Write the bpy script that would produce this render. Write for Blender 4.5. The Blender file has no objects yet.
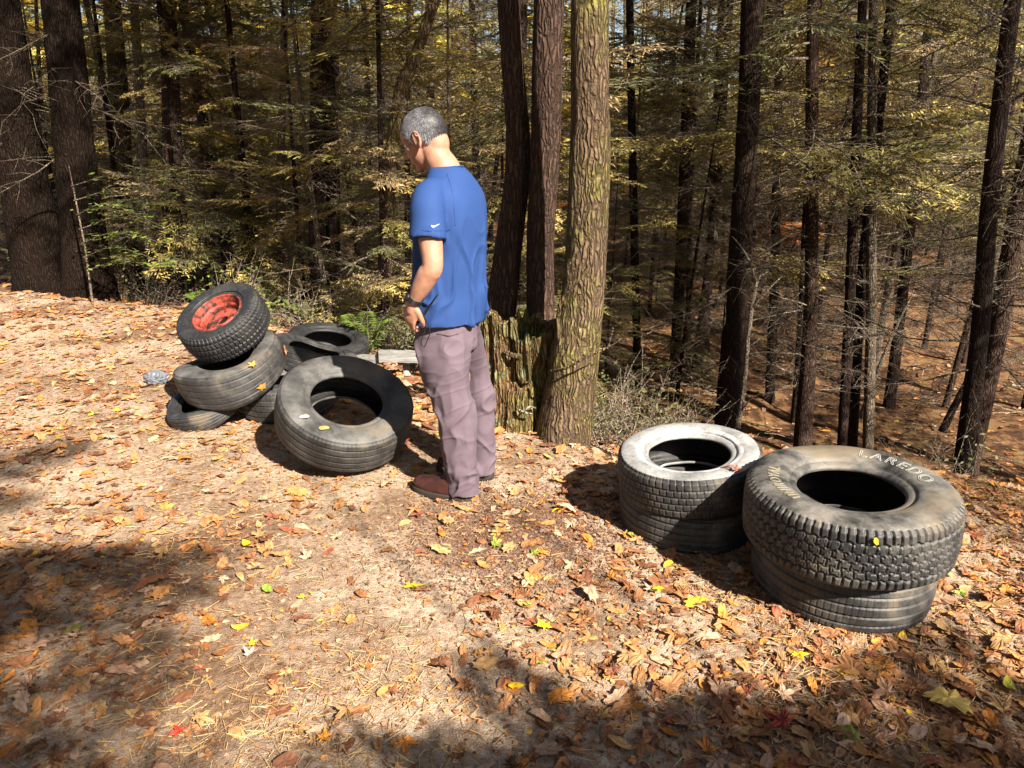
import bpy, math, random
import numpy as np
from mathutils import Vector, Matrix
from mathutils.bvhtree import BVHTree

# ------------------------------------------------------------------ camera, sky, sun, exposure
scene = bpy.context.scene
COL = scene.collection
FPX, PITCH, CAMH = 740.0, math.radians(18), 1.6
cam_d = bpy.data.cameras.new('camera'); cam = bpy.data.objects.new('camera', cam_d); COL.objects.link(cam)
cam_d.sensor_width = 36; cam_d.lens = FPX / 1024 * 36; cam_d.clip_start = 0.05; cam_d.clip_end = 600
cam.location = (0, 0, CAMH); cam.rotation_euler = (math.pi / 2 - PITCH, 0, 0)
scene.camera = cam
SUN_EL, SUN_AZ = math.radians(39), math.atan2(0.58, -0.81)      # azimuth clockwise from +y
S = Vector((math.sin(SUN_AZ) * math.cos(SUN_EL), math.cos(SUN_AZ) * math.cos(SUN_EL), math.sin(SUN_EL)))
w = bpy.data.worlds.new('World'); scene.world = w; w.use_nodes = True
nt = w.node_tree; bg = nt.nodes['Background']; sky = nt.nodes.new('ShaderNodeTexSky')
sky.sky_type = 'NISHITA'; sky.sun_disc = False; sky.sun_elevation = SUN_EL; sky.sun_rotation = SUN_AZ
nt.links.new(sky.outputs[0], bg.inputs[0]); bg.inputs[1].default_value = 0.05
sun_d = bpy.data.lights.new('sun', 'SUN'); sun_d.energy = 5.0; sun_d.angle = math.radians(0.55); sun_d.color = (1, 0.93, 0.82)
sun = bpy.data.objects.new('sun', sun_d); COL.objects.link(sun); sun.rotation_euler = S.to_track_quat('Z', 'Y').to_euler()
scene.view_settings.view_transform = 'Standard'; scene.view_settings.look = 'None'
scene.view_settings.gamma = 1; scene.view_settings.exposure = 1.8; scene.view_settings.use_curve_mapping = False
scene.cycles.max_bounces = 5; scene.cycles.diffuse_bounces = 3; scene.cycles.transparent_max_bounces = 4
scene.cycles.use_denoising = True; scene.cycles.sample_clamp_indirect = 4

rng = np.random.default_rng(11)
def R(a, b): return float(rng.uniform(a, b))

# ------------------------------------------------------------------ small maths
def hsh(i, seed):
    i = (i.astype(np.int64) * 374761393 + seed * 668265263) & 0xffffffff
    i = ((i ^ (i >> 13)) * 1274126177) & 0xffffffff
    return ((i ^ (i >> 16)) & 0xffffff) / float(0xffffff)
def vnoise(p, seed=0):
    """value noise on (n, d) points, -1..1"""
    p = np.atleast_2d(np.asarray(p, float)); i = np.floor(p).astype(np.int64); f = p - i; f = f * f * (3 - 2 * f)
    d = p.shape[1]; out = np.zeros(len(p))
    for c in range(1 << d):
        wt = np.ones(len(p)); key = np.zeros(len(p), np.int64)
        for k in range(d):
            b = (c >> k) & 1
            wt = wt * (f[:, k] if b else 1 - f[:, k]); key = key + (i[:, k] + b) * (1, 7919, 104729)[k]
        out += wt * hsh(key, seed)
    return out * 2 - 1
def fbm(p, seed=0, octv=4):
    p = np.asarray(p, float); s = 0; a = 1
    for k in range(octv):
        s = s + a * vnoise(p * (2 ** k), seed + k); a *= 0.5
    return s
def ray(u, v):
    x = (u - 512) / FPX; y = -(v - 384) / FPX
    return np.array([x, math.cos(PITCH) + y * math.sin(PITCH), -math.sin(PITCH) + y * math.cos(PITCH)])
def at_y(u, v, Y):
    d = ray(u, v); return np.array([0, 0, CAMH]) + d * (Y / d[1])
def at_z(u, v, z=0.0):
    d = ray(u, v); return np.array([0, 0, CAMH]) + d * ((z - CAMH) / d[2])
def project(p):
    d = np.asarray(p, float) - np.array([0, 0, CAMH]); z = d[..., 1] * math.cos(PITCH) - d[..., 2] * math.sin(PITCH)
    return 512 + FPX * d[..., 0] / z, 384 - FPX * (d[..., 1] * math.sin(PITCH) + d[..., 2] * math.cos(PITCH)) / z, z

# ------------------------------------------------------------------ mesh helpers
def link(ob, parent=None):
    COL.objects.link(ob)
    if parent is not None: ob.parent = parent
    return ob
def tag(o, label=None, cat=None, group=None, kind=None):
    if label: o['label'] = label
    if cat: o['category'] = cat
    if group: o['group'] = group
    if kind: o['kind'] = kind
    return o
def empty(name, loc=(0, 0, 0), label=None, cat=None, group=None):
    o = bpy.data.objects.new(name, None); o.location = loc; o.empty_display_size = 0.1
    COL.objects.link(o); return tag(o, label, cat, group)
def mesh_from(name, verts, faces, mats=None, smooth=True, col=None, fmat=None):
    """verts (n,3); faces: list of int arrays (m,k)"""
    me = bpy.data.meshes.new(name); verts = np.ascontiguousarray(verts, np.float32)
    if not isinstance(faces, list): faces = [faces]
    faces = [np.asarray(f, np.int32) for f in faces if len(f)]
    me.vertices.add(len(verts)); me.vertices.foreach_set('co', verts.ravel())
    nl = sum(f.size for f in faces); npoly = sum(len(f) for f in faces)
    me.loops.add(nl); me.loops.foreach_set('vertex_index', np.concatenate([f.ravel() for f in faces]))
    tot = np.concatenate([np.full(len(f), f.shape[1], np.int32) for f in faces])
    st = np.concatenate([[0], np.cumsum(tot)[:-1]]).astype(np.int32)
    me.polygons.add(npoly); me.polygons.foreach_set('loop_start', st); me.polygons.foreach_set('loop_total', tot)
    if fmat is not None: me.polygons.foreach_set('material_index', np.asarray(fmat, np.int32))
    me.update(calc_edges=True)
    me.polygons.foreach_set('use_smooth', np.full(npoly, smooth))
    if col is not None:
        a = me.color_attributes.new('Col', 'FLOAT_COLOR', 'POINT')
        c = np.ones((len(verts), 4), np.float32); c[:, :3] = col; a.data.foreach_set('color', c.ravel())
    for m in (mats or []): me.materials.append(m)
    return me
def obj(name, me, parent=None, loc=None):
    o = bpy.data.objects.new(name, me)
    if loc is not None: o.location = loc
    return link(o, parent)
class Acc:
    """gathers pieces (verts, faces of one arity) into one mesh"""
    def __init__(s): s.v = []; s.f = {}; s.n = 0; s.c = []
    def add(s, v, f, col=None):
        f = np.asarray(f)
        s.f.setdefault(f.shape[1], []).append(f + s.n); s.v.append(np.asarray(v, float)); s.n += len(v)
        if col is not None: s.c.append(np.broadcast_to(np.asarray(col, float), (len(v), 3)))
    def build(s, name, mats, smooth=True):
        return mesh_from(name, np.concatenate(s.v), [np.concatenate(x) for x in s.f.values()], mats, smooth,
                         np.concatenate(s.c) if s.c else None)
def frames(P):
    P = np.asarray(P, float); T = np.gradient(P, axis=0); T /= np.linalg.norm(T, axis=1)[:, None] + 1e-12
    ref = np.array([0, 0, 1.0]) if abs(T[0][2]) < 0.8 else np.array([1.0, 0, 0])
    A = []; a = np.cross(T[0], ref)
    for t in T:
        a = a - t * (a @ t); a /= np.linalg.norm(a) + 1e-12; A.append(a)
    A = np.array(A); return T, A, np.cross(T, A)
def tube(P, rad, n=6, cap=True):
    P = np.asarray(P, float); rad = np.broadcast_to(np.asarray(rad, float), (len(P),))
    T, A, B = frames(P); t = np.arange(n) / n * 2 * np.pi
    V = (P[:, None] + rad[:, None, None] * (np.cos(t)[None, :, None] * A[:, None] + np.sin(t)[None, :, None] * B[:, None])).reshape(-1, 3)
    i = np.arange(len(P) - 1)[:, None] * n; j = np.arange(n)[None]; k = (j + 1) % n
    F = np.stack([i + j, i + k, i + n + k, i + n + j], -1).reshape(-1, 4)
    if cap:
        m = len(V); V = np.concatenate([V, P[:1], P[-1:]]); j = np.arange(n); k = (j + 1) % n; e = (len(P) - 1) * n
        tri = np.concatenate([np.stack([k, j, np.full(n, m)], 1), np.stack([e + j, e + k, np.full(n, m + 1)], 1)])
        return V, F, tri
    return V, F, np.zeros((0, 3), int)
def add_tube(acc, P, rad, n=6, cap=True, col=None):
    V, F, T = tube(P, rad, n, cap)
    acc.f.setdefault(4, []).append(F + acc.n)
    if len(T): acc.f.setdefault(3, []).append(T + acc.n)
    acc.v.append(V); acc.n += len(V)
    if col is not None: acc.c.append(np.broadcast_to(np.asarray(col, float), (len(V), 3)))
def spline(P, n):
    """Catmull-Rom through rows of P, n samples per span"""
    P = np.asarray(P, float); Q = np.concatenate([[2 * P[0] - P[1]], P, [2 * P[-1] - P[-2]]]); out = []
    for i in range(1, len(Q) - 2):
        t = np.linspace(0, 1, n, endpoint=False)[:, None]
        a, b, c, d = Q[i - 1], Q[i], Q[i + 1], Q[i + 2]
        out.append(0.5 * (2 * b + (c - a) * t + (2 * a - 5 * b + 4 * c - d) * t ** 2 + (3 * b - a - 3 * c + d) * t ** 3))
    out.append(P[-1:]); return np.concatenate(out)

# ------------------------------------------------------------------ materials
def mat(name, base=(0.5, 0.5, 0.5), rough=0.8, attr=False, nodes=None, transl=0.0, spec=0.3, hue_obj=0.0):
    m = bpy.data.materials.new(name); m.use_nodes = True; t = m.node_tree; b = t.nodes['Principled BSDF']
    b.inputs['Base Color'].default_value = (*base, 1); b.inputs['Roughness'].default_value = rough
    b.inputs['Specular IOR Level'].default_value = spec
    src = None
    if attr:
        a = t.nodes.new('ShaderNodeVertexColor'); a.layer_name = 'Col'; src = a.outputs[0]; t.links.new(src, b.inputs['Base Color'])
    if nodes: src = nodes(t, b) or src
    if transl > 0:
        tr = t.nodes.new('ShaderNodeBsdfTranslucent'); mx = t.nodes.new('ShaderNodeMixShader'); mx.inputs[0].default_value = transl
        if src is not None: t.links.new(src, tr.inputs[0])
        else: tr.inputs[0].default_value = (*base, 1)
        out = [n for n in t.nodes if n.type == 'OUTPUT_MATERIAL'][0]
        t.links.new(b.outputs[0], mx.inputs[1]); t.links.new(tr.outputs[0], mx.inputs[2]); t.links.new(mx.outputs[0], out.inputs[0])
    return m
def N(t, kind, **kw):
    n = t.nodes.new(kind)
    for k, v in kw.items():
        if k in n.inputs.keys(): n.inputs[k].default_value = v
        else: setattr(n, k, v)
    return n
def coords(t, scale=(1, 1, 1), which='Object'):
    c = t.nodes.new('ShaderNodeTexCoord'); m = t.nodes.new('ShaderNodeMapping'); m.inputs['Scale'].default_value = scale
    t.links.new(c.outputs[which], m.inputs[0]); return m.outputs[0]
def noise(t, vec, scale, detail=4, rough=0.55):
    n = N(t, 'ShaderNodeTexNoise', Scale=scale, Detail=detail, Roughness=rough); t.links.new(vec, n.inputs['Vector']); return n.outputs['Fac']
def ramp(t, fac, stops):
    r = t.nodes.new('ShaderNodeValToRGB'); cr = r.color_ramp
    while len(cr.elements) < len(stops): cr.elements.new(0.5)
    for e, (p, c) in zip(cr.elements, stops): e.position = p; e.color = (*c, 1) if len(c) == 3 else c
    t.links.new(fac, r.inputs[0]); return r.outputs[0]
def mixc(t, fac, a, b, mode='MIX'):
    m = t.nodes.new('ShaderNodeMix'); m.data_type = 'RGBA'; m.blend_type = mode
    for s, i in ((fac, 0), (a, 6), (b, 7)):
        if hasattr(s, 'links'): t.links.new(s, m.inputs[i])
        elif isinstance(s, (int, float)): m.inputs[i].default_value = s
        else: m.inputs[i].default_value = (*s, 1)
    return m.outputs[2]
def bump(t, b, h, strength=0.5, dist=0.01):
    n = N(t, 'ShaderNodeBump', Strength=strength, Distance=dist); t.links.new(h, n.inputs['Height']); t.links.new(n.outputs[0], b.inputs['Normal'])

def soil_nodes(t, b):
    v = coords(t); big = noise(t, v, 1.3, 5, 0.6); fine = noise(t, v, 38, 6, 0.7); grit = noise(t, v, 170, 3, 0.6)
    base = ramp(t, fine, [(0.3, (0.20, 0.13, 0.08)), (0.5, (0.39, 0.285, 0.20)), (0.72, (0.56, 0.45, 0.34))])
    hum = ramp(t, fine, [(0.3, (0.09, 0.052, 0.03)), (0.55, (0.20, 0.12, 0.07)), (0.8, (0.36, 0.23, 0.14))])
    fac = ramp(t, big, [(0.42, (0, 0, 0)), (0.62, (1, 1, 1))])
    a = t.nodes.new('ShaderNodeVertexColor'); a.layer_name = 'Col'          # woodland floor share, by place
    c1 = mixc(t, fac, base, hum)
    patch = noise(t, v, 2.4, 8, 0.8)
    litter = ramp(t, patch, [(0.34, (0.02, 0.012, 0.008)), (0.47, (0.075, 0.038, 0.02)), (0.55, (0.22, 0.11, 0.05)), (0.61, (0.11, 0.10, 0.035)), (0.70, (0.42, 0.27, 0.14))])  # litter and moss tones, contrast widened in place of sun streaks
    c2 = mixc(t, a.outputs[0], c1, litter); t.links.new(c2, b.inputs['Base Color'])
    ad = N(t, 'ShaderNodeMath', operation='ADD'); t.links.new(fine, ad.inputs[0]); t.links.new(grit, ad.inputs[1])
    bump(t, b, ad.outputs[0], 0.9, 0.012)
M = {}
M['soil'] = mat('soil', rough=0.95, nodes=soil_nodes, spec=0.1)
M['leaf'] = mat('dry_leaf', rough=0.65, attr=True, transl=0.18)
M['needle'] = mat('pine_needle', rough=0.7, attr=True)
M['grit'] = mat('grit', rough=0.9, attr=True)
def leafcol(t, b):
    a = t.nodes.new('ShaderNodeVertexColor'); a.layer_name = 'Col'
    return a.outputs[0]
M['hemlock_needles'] = mat('hemlock_needles', rough=0.55, attr=True, transl=0.25, nodes=leafcol)
def bark_fn(dark, light, vs=(9, 9, 1.6), moss=0.0, lichen=0.0, bs=1.0, plate=1.0):
    def f(t, b):
        v2 = coords(t); w = N(t, 'ShaderNodeTexNoise', Scale=7.0, Detail=4.0); t.links.new(v2, w.inputs['Vector'])
        wm = N(t, 'ShaderNodeVectorMath', operation='MULTIPLY_ADD'); wm.inputs[1].default_value = (.07, .07, .22); t.links.new(w.outputs['Color'], wm.inputs[0]); t.links.new(v2, wm.inputs[2])
        sc = N(t, 'ShaderNodeMapping'); sc.inputs['Scale'].default_value = tuple(q * 5.2 for q in vs[:2]) + (vs[2] * 4.6,); t.links.new(wm.outputs[0], sc.inputs[0])
        vo = t.nodes.new('ShaderNodeTexVoronoi'); vo.feature = 'DISTANCE_TO_EDGE'; vo.inputs['Scale'].default_value = 1.0; t.links.new(sc.outputs[0], vo.inputs['Vector'])
        v = coords(t, tuple(q * 1.9 for q in vs)); n1 = noise(t, v, 4.5, 8, 0.75); n3 = noise(t, v2, 22, 5, 0.7); n0 = noise(t, v2, 1.7, 3, 0.5)
        mid = tuple((x + y) * 0.5 for x, y in zip(dark, light))
        c = ramp(t, n1, [(0.38, mid), (0.64, light)]); fur = ramp(t, vo.outputs['Distance'], [(0.02, (1, 1, 1)), (0.26, (0, 0, 0))])
        fu = N(t, 'ShaderNodeMath', operation='MULTIPLY'); t.links.new(fur, fu.inputs[0]); fu.inputs[1].default_value = 0.62 * plate
        if moss:
            n4 = noise(t, v2, 3.5, 6, 0.75)
            c = mixc(t, ramp(t, n4, [(0.56 - moss * 0.25, (0, 0, 0)), (0.72 - moss * 0.2, (1, 1, 1))]), c, ramp(t, n3, [(0.3, (0.07, 0.065, 0.016)), (0.65, (0.34, 0.29, 0.08))]))
        if lichen:
            n5 = noise(t, v2, 14, 6, 0.75)
            c = mixc(t, ramp(t, n5, [(0.6 - lichen * 0.15, (0, 0, 0)), (0.66 - lichen * 0.1, (1, 1, 1))]), c, (0.28, 0.31, 0.17))
        c = mixc(t, fu.outputs[0], c, tuple(x * .8 for x in dark)); c = mixc(t, ramp(t, n0, [(0.35, (0, 0, 0)), (0.7, (.45, .45, .45))]), c, dark)
        h = N(t, 'ShaderNodeMath', operation='MULTIPLY_ADD'); cl = ramp(t, vo.outputs['Distance'], [(0.0, (0, 0, 0)), (0.30, (1, 1, 1))]); t.links.new(n1, h.inputs[0]); h.inputs[1].default_value = 0.6; t.links.new(cl, h.inputs[2])
        t.links.new(c, b.inputs['Base Color']); bump(t, b, h.outputs[0], bs, 0.016)
    return f
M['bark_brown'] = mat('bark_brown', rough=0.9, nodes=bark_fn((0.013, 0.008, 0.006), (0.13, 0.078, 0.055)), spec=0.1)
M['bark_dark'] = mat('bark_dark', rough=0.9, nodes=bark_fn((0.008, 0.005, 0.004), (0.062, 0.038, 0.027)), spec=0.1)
M['bark_shaded'] = mat('bark_shaded', rough=0.95, nodes=bark_fn((0.004, 0.003, 0.002), (0.030, 0.018, 0.013)), spec=0.05)  # bark colour darkened to stand for shade on the two far left trunks
M['bark_moss'] = mat('bark_mossy', rough=0.92, nodes=bark_fn((0.022, 0.014, 0.009), (0.25, 0.165, 0.10), moss=0.42, lichen=0.0), spec=0.1)
M['bark_pale'] = mat('bark_pale', rough=0.85, nodes=bark_fn((0.05, 0.038, 0.028), (0.26, 0.20, 0.14), lichen=0.1), spec=0.1)
M['stump'] = mat('stump_wood', rough=0.95, nodes=bark_fn((0.03, 0.016, 0.009), (0.30, 0.17, 0.085), vs=(10, 10, 1.2), moss=0.62, lichen=0.55, bs=1), spec=0.1)
M['twig'] = mat('dead_twig', rough=0.85, nodes=bark_fn((0.16, 0.12, 0.085), (0.48, 0.39, 0.29), vs=(6, 6, 6)), spec=0.1)
M['twig_dark'] = mat('dark_twig', rough=0.85, nodes=bark_fn((0.07, 0.052, 0.037), (0.33, 0.26, 0.185), vs=(6, 6, 6)), spec=0.1)
def rubber_fn(dust=(0.065, 0.058, 0.052), lo=0.45, hi=0.7, base=(0.014, 0.014, 0.015), mud=0.0):
    def f(t, b):
        v = coords(t); n1 = noise(t, v, 7, 6, 0.68); n2 = noise(t, v, 60, 4, 0.6); n3 = noise(t, v, 3.1, 4, 0.6)
        c = mixc(t, ramp(t, n1, [(lo, (0, 0, 0)), (hi, (1, 1, 1))]), base, dust)
        c = mixc(t, ramp(t, n2, [(0.45, (0, 0, 0)), (0.75, (0.45, 0.45, 0.45))]), c, (0.055, 0.05, 0.045))
        if mud: c = mixc(t, ramp(t, n3, [(0.60 - mud * 0.2, (0, 0, 0)), (0.72 - mud * 0.15, (1, 1, 1))]), c, (0.15, 0.115, 0.075))
        t.links.new(c, b.inputs['Base Color'])
        r = ramp(t, n1, [(0.3, (0.42,) * 3), (0.7, (0.75,) * 3)]); t.links.new(r, b.inputs['Roughness']); bump(t, b, n2, 0.25, 0.003)
    return f
M['rubber'] = mat('dusty_rubber', nodes=rubber_fn(), spec=0.4)
M['rubber_mud'] = mat('muddy_rubber', nodes=rubber_fn(mud=0.25, dust=(0.19, 0.172, 0.148), lo=0.38, hi=0.68), spec=0.4)
M['rubber_grey'] = mat('weathered_grey_rubber', nodes=rubber_fn(dust=(0.125, 0.118, 0.11), lo=0.37, hi=0.68, base=(0.032, 0.031, 0.030), mud=0.1), spec=0.35)
M['rubber_black'] = mat('black_rubber', nodes=rubber_fn(dust=(0.035, 0.033, 0.03), lo=0.5, hi=0.8, base=(0.010, 0.010, 0.011)), spec=0.45)
M['tread'] = mat('tread_rubber', nodes=rubber_fn(dust=(0.085, 0.076, 0.066), lo=0.45, hi=0.72, base=(0.020, 0.019, 0.019), mud=0.12), spec=0.4)  # less dusty than the sidewall, also darkened for facing off the sun
M['tread_mud'] = mat('muddy_tread_rubber', nodes=rubber_fn(dust=(0.10, 0.088, 0.074), lo=0.45, hi=0.74, base=(0.018, 0.017, 0.017), mud=0.22), spec=0.45)  # muddy tread, its base darkened likewise for the sun's angle
M['liner'] = mat('inner_rubber', nodes=rubber_fn(dust=(0.05, 0.045, 0.04), base=(0.012, 0.012, 0.012)), spec=0.3)
def white_fn(t, b):
    v = coords(t); n = noise(t, v, 12, 6, 0.7); c = ramp(t, n, [(0.35, (0.16, 0.15, 0.14)), (0.62, (0.62, 0.62, 0.61))]); t.links.new(c, b.inputs['Base Color'])
M['rubber_pale'] = mat('sun_bleached_rubber', nodes=rubber_fn(dust=(0.30, 0.295, 0.285), lo=0.28, hi=0.58, base=(0.10, 0.098, 0.096)), spec=0.3)
M['whitewall'] = mat('whitewall_rubber', rough=0.6, nodes=white_fn)
def rim_fn(t, b):
    v = coords(t); n = noise(t, v, 16, 6, 0.72); n2 = noise(t, v, 50, 4, 0.6)
    c = ramp(t, n, [(0.44, (0.03, 0.016, 0.012)), (0.53, (0.25, 0.04, 0.025)), (0.75, (0.42, 0.08, 0.05))]); t.links.new(c, b.inputs['Base Color']); bump(t, b, n2, 0.4, 0.002)
M['red_rim'] = mat('rusty_red_paint', rough=0.6, nodes=rim_fn)
M['black'] = mat('black_plastic', (0.012, 0.012, 0.014), 0.4)
def skin_fn(t, b):
    v = coords(t); n = noise(t, v, 30, 4, 0.6); c = ramp(t, n, [(0.3, (0.28, 0.135, 0.085)), (0.7, (0.40, 0.205, 0.135))]); t.links.new(c, b.inputs['Base Color'])
    bump(t, b, noise(t, v, 220, 3), 0.15, 0.002); b.inputs['Subsurface Weight'].default_value = 0.08; b.inputs['Subsurface Radius'].default_value = (0.01, 0.004, 0.002)
M['skin'] = mat('skin', rough=0.55, nodes=skin_fn)
def cloth_fn(c0, c1, sc=260):
    def f(t, b):
        v = coords(t); n = noise(t, v, 6, 4, 0.6); c = mixc(t, n, c0, c1); t.links.new(c, b.inputs['Base Color'])
        bump(t, b, noise(t, v, sc, 2), 0.2, 0.002)
    return f
M['shirt'] = mat('blue_jersey', rough=0.8, nodes=cloth_fn((0.015, 0.040, 0.135), (0.022, 0.055, 0.175)), spec=0.2)
M['trouser'] = mat('mauve_cloth', rough=0.85, nodes=cloth_fn((0.082, 0.060, 0.073), (0.130, 0.094, 0.112)), spec=0.2)
M['stitch'] = mat('blue_stitching', (0.015, 0.04, 0.15), 0.8)
M['seam'] = mat('dark_seam', (0.045, 0.03, 0.035), 0.8)
def boot_fn(t, b):
    v = coords(t); n = noise(t, v, 25, 5, 0.65); c = ramp(t, n, [(0.3, (0.018, 0.007, 0.006)), (0.7, (0.065, 0.022, 0.018))]); t.links.new(c, b.inputs['Base Color']); bump(t, b, n, 0.3, 0.003)
M['boot'] = mat('brown_leather', rough=0.45, nodes=boot_fn)
M['sole'] = mat('dark_sole', (0.03, 0.022, 0.018), 0.7)
M['hair'] = mat('grey_hair', rough=0.5, attr=True)
M['eye'] = mat('eye_white', (0.7, 0.68, 0.64), 0.2)
M['white'] = mat('white_print', (0.75, 0.75, 0.75), 0.5)
def plank_fn(t, b):
    v = coords(t, (1.2, 20, 20)); n = noise(t, v, 3, 6, 0.7); c = ramp(t, n, [(0.3, (0.10, 0.095, 0.085)), (0.65, (0.30, 0.29, 0.27))]); t.links.new(c, b.inputs['Base Color']); bump(t, b, n, 0.6, 0.004)
M['plank'] = mat('weathered_grey_wood', rough=0.85, nodes=plank_fn)
M['plastic'] = mat('white_plastic', (0.12, 0.125, 0.14), 0.4)

# ------------------------------------------------------------------ terrain
EX = np.array([-60, -20, -14, -9, -5.5, -3.9, -2.6, -1.8, -1.0, -0.3, 0.25, 0.55, 1.0, 1.9, 3, 6, 14, 60.])
EY = np.array([30, 14, 11, 9.3, 8.2, 7.7, 7.0, 6.3, 5.4, 4.65, 4.15, 3.62, 3.40, 3.05, 2.7, 0.9, -4, -30.])
def hgt(x, y, fine=True):
    x = np.asarray(x, float); y = np.asarray(y, float); sh = x.shape; x = x.ravel(); y = y.ravel()
    P = np.stack([x, y], 1)
    s = (y - np.interp(x, EX, EY)) * 0.8 + 0.10 * fbm(P * 2.2, 5, 2)
    k = np.clip(s / 4.6, 0, 1); drop = -2.35 * (k * k * (3 - 2 * k)) - 0.10 * np.clip(s / 0.25, 0, 1) * (s > 0)
    far = np.clip((y - 26) / 60, 0, 1); z = drop + 6.0 * far * far * (3 - 2 * far)
    left = np.clip((-x - 6) / 20, 0, 1) * np.clip((y - 9) / 14, 0, 1); z = z + 1.3 * left
    out = np.clip(s / 2.0, 0, 1); z = z + out * (0.22 * fbm(P * 0.22, 21, 3) + 0.07 * fbm(P * 1.1, 31, 3))
    if fine: z = z + (1 - out) * 0.016 * fbm(P * 2.0, 41, 3) + 0.006 * fbm(P * 13, 51, 3)
    # the dark scuffed mound in the middle of the clearing
    z = z + 0.02 * np.exp(-(((x - 0.08) / 0.28) ** 2 + ((y - 2.85) / 0.22) ** 2))
    return z.reshape(sh)
def H(x, y): return float(hgt(np.array([x]), np.array([y]))[0])
nx, ny = 620, 640
gx = np.sinh(np.linspace(-5.4, 5.4, nx)) * (150 / math.sinh(5.4)) + 0.2
gy = np.sinh(np.linspace(-4.4, 5.6, ny)) * (170 / math.sinh(5.6)) + 3.0
X, Y = np.meshgrid(gx, gy); Z = hgt(X, Y)
V = np.stack([X, Y, Z], -1).reshape(-1, 3)
i = (np.arange(ny - 1)[:, None] * nx + np.arange(nx - 1)[None]).ravel(); F = np.stack([i, i + 1, i + nx + 1, i + nx], 1)
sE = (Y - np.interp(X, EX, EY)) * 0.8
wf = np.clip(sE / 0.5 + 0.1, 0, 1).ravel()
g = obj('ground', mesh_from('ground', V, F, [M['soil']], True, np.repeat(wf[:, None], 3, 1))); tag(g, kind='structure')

# ------------------------------------------------------------------ trees
def make_branch(r, L, leafy, zf=1.0):
    wood, leaf = [], []
    n = 7; t = np.linspace(0, 1, n); bend = r.uniform(-0.28, 0.12) if leafy else r.uniform(-0.35, 0.25)
    P = np.stack([t * L, 0.12 * L * np.sin(t * r.uniform(1, 4)) * r.uniform(-1, 1), bend * L * t ** 1.7 + 0.03 * L * vnoise(t[:, None] * 5, r.integers(999))], 1)
    wood.append(tube(P, (0.010 if leafy else 0.009) * (1 - 0.85 * t) * (0.6 + L * 0.4), 4, False))
    nt_ = int(L * (17 if leafy else 9)) + 2
    for k in range(nt_):
        tt = 0.10 + 0.88 * (k + r.uniform(0, .9)) / nt_; tt = min(tt, 0.99); q = tt * (n - 1); a = int(q); f = q - a
        p0 = P[a] * (1 - f) + P[min(a + 1, n - 1)] * f; side = 1 if k % 2 else -1
        ll = (0.42 * (1 - tt) + 0.08) * L * r.uniform(0.6, 1.15) if leafy else (0.5 * (1 - tt) + 0.08) * L * r.uniform(0.2, 1.1)
        an = side * r.uniform(0.7, 1.15); up = r.uniform(-0.25, 0.1) if leafy else r.uniform(-0.7, 0.6)
        d = np.array([math.cos(an), math.sin(an), up]); d2 = np.array([math.cos(an * 0.55), math.sin(an * 0.55), up + r.uniform(-0.3, 0.1)])
        Q = np.stack([p0, p0 + d * ll * 0.5, p0 + d * ll * 0.5 + d2 * ll * 0.5])
        wood.append(tube(Q, np.array([0.0034, 0.0024, 0.0012]) * (0.8 + 0.3 * L), 3, False))
        if not leafy:
            for m in range(int(ll * 14)):
                s0 = r.uniform(0.2, 1); b0 = Q[0] + (Q[2] - Q[0]) * s0; e = r.normal(size=3) * np.array([1, 1, 0.7]); e = e / np.linalg.norm(e) + d * 0.6
                wood.append(tube(np.stack([b0, b0 + e * r.uniform(0.03, 0.16)]), [0.0017, 0.0009], 3, False))
        else:
            ns = max(2, int(ll / 0.030)); s0 = (np.arange(ns) + r.uniform(0, 1, ns)) / ns
            keep = r.random(ns) < 0.86; s0 = s0[keep]; ns = len(s0)
            if ns:
                seg = np.where(s0[:, None] < .5, Q[0] + (Q[1] - Q[0]) * s0[:, None] * 2, Q[1] + (Q[2] - Q[1]) * (s0[:, None] * 2 - 1))
                for sd in (1, -1):
                    a2 = an + sd * r.uniform(0.5, 1.1, ns); l2 = r.uniform(0.035, 0.095, ns) * zf
                    dr = np.stack([np.cos(a2), np.sin(a2), r.uniform(-0.5, 0.12, ns)], 1); nrm = np.stack([-np.sin(a2), np.cos(a2), r.normal(0, 0.5, ns)], 1)
                    wd = r.uniform(0.005, 0.0085, ns)[:, None] * nrm * zf
                    v = np.stack([seg - wd * .5, seg + dr * l2[:, None] * .5 - wd, seg + dr * l2[:, None], seg + dr * l2[:, None] * .5 + wd], 1)
                    leaf.append(v)
    wv, wfc, n0 = [], [], 0
    for v, f, _ in wood: wv.append(v); wfc.append(f + n0); n0 += len(v)
    return np.concatenate(wv), np.concatenate(wfc), (np.concatenate(leaf) if leaf else np.zeros((0, 4, 3)))
br = np.random.default_rng(5)
LEAFY = [make_branch(br, L, True) for L in (1.5, 1.7, 1.3, 1.9, 1.5, 1.2)]
LEAFY_C = [make_branch(br, L, True, 2.4) for L in (1.5, 1.9)]
DEAD = [make_branch(br, L, False) for L in (1.3, 1.6, 1.1, 1.8, 1.4, 0.9)]
def rot(az, pitch, roll):
    return np.array(Matrix.Rotation(az, 3, 'Z') @ Matrix.Rotation(-pitch, 3, 'Y') @ Matrix.Rotation(roll, 3, 'X'))
GREENS = np.array([(0.24, 0.21, 0.055), (0.32, 0.26, 0.07), (0.12, 0.12, 0.04), (0.42, 0.32, 0.09), (0.34, 0.24, 0.11)])
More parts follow.
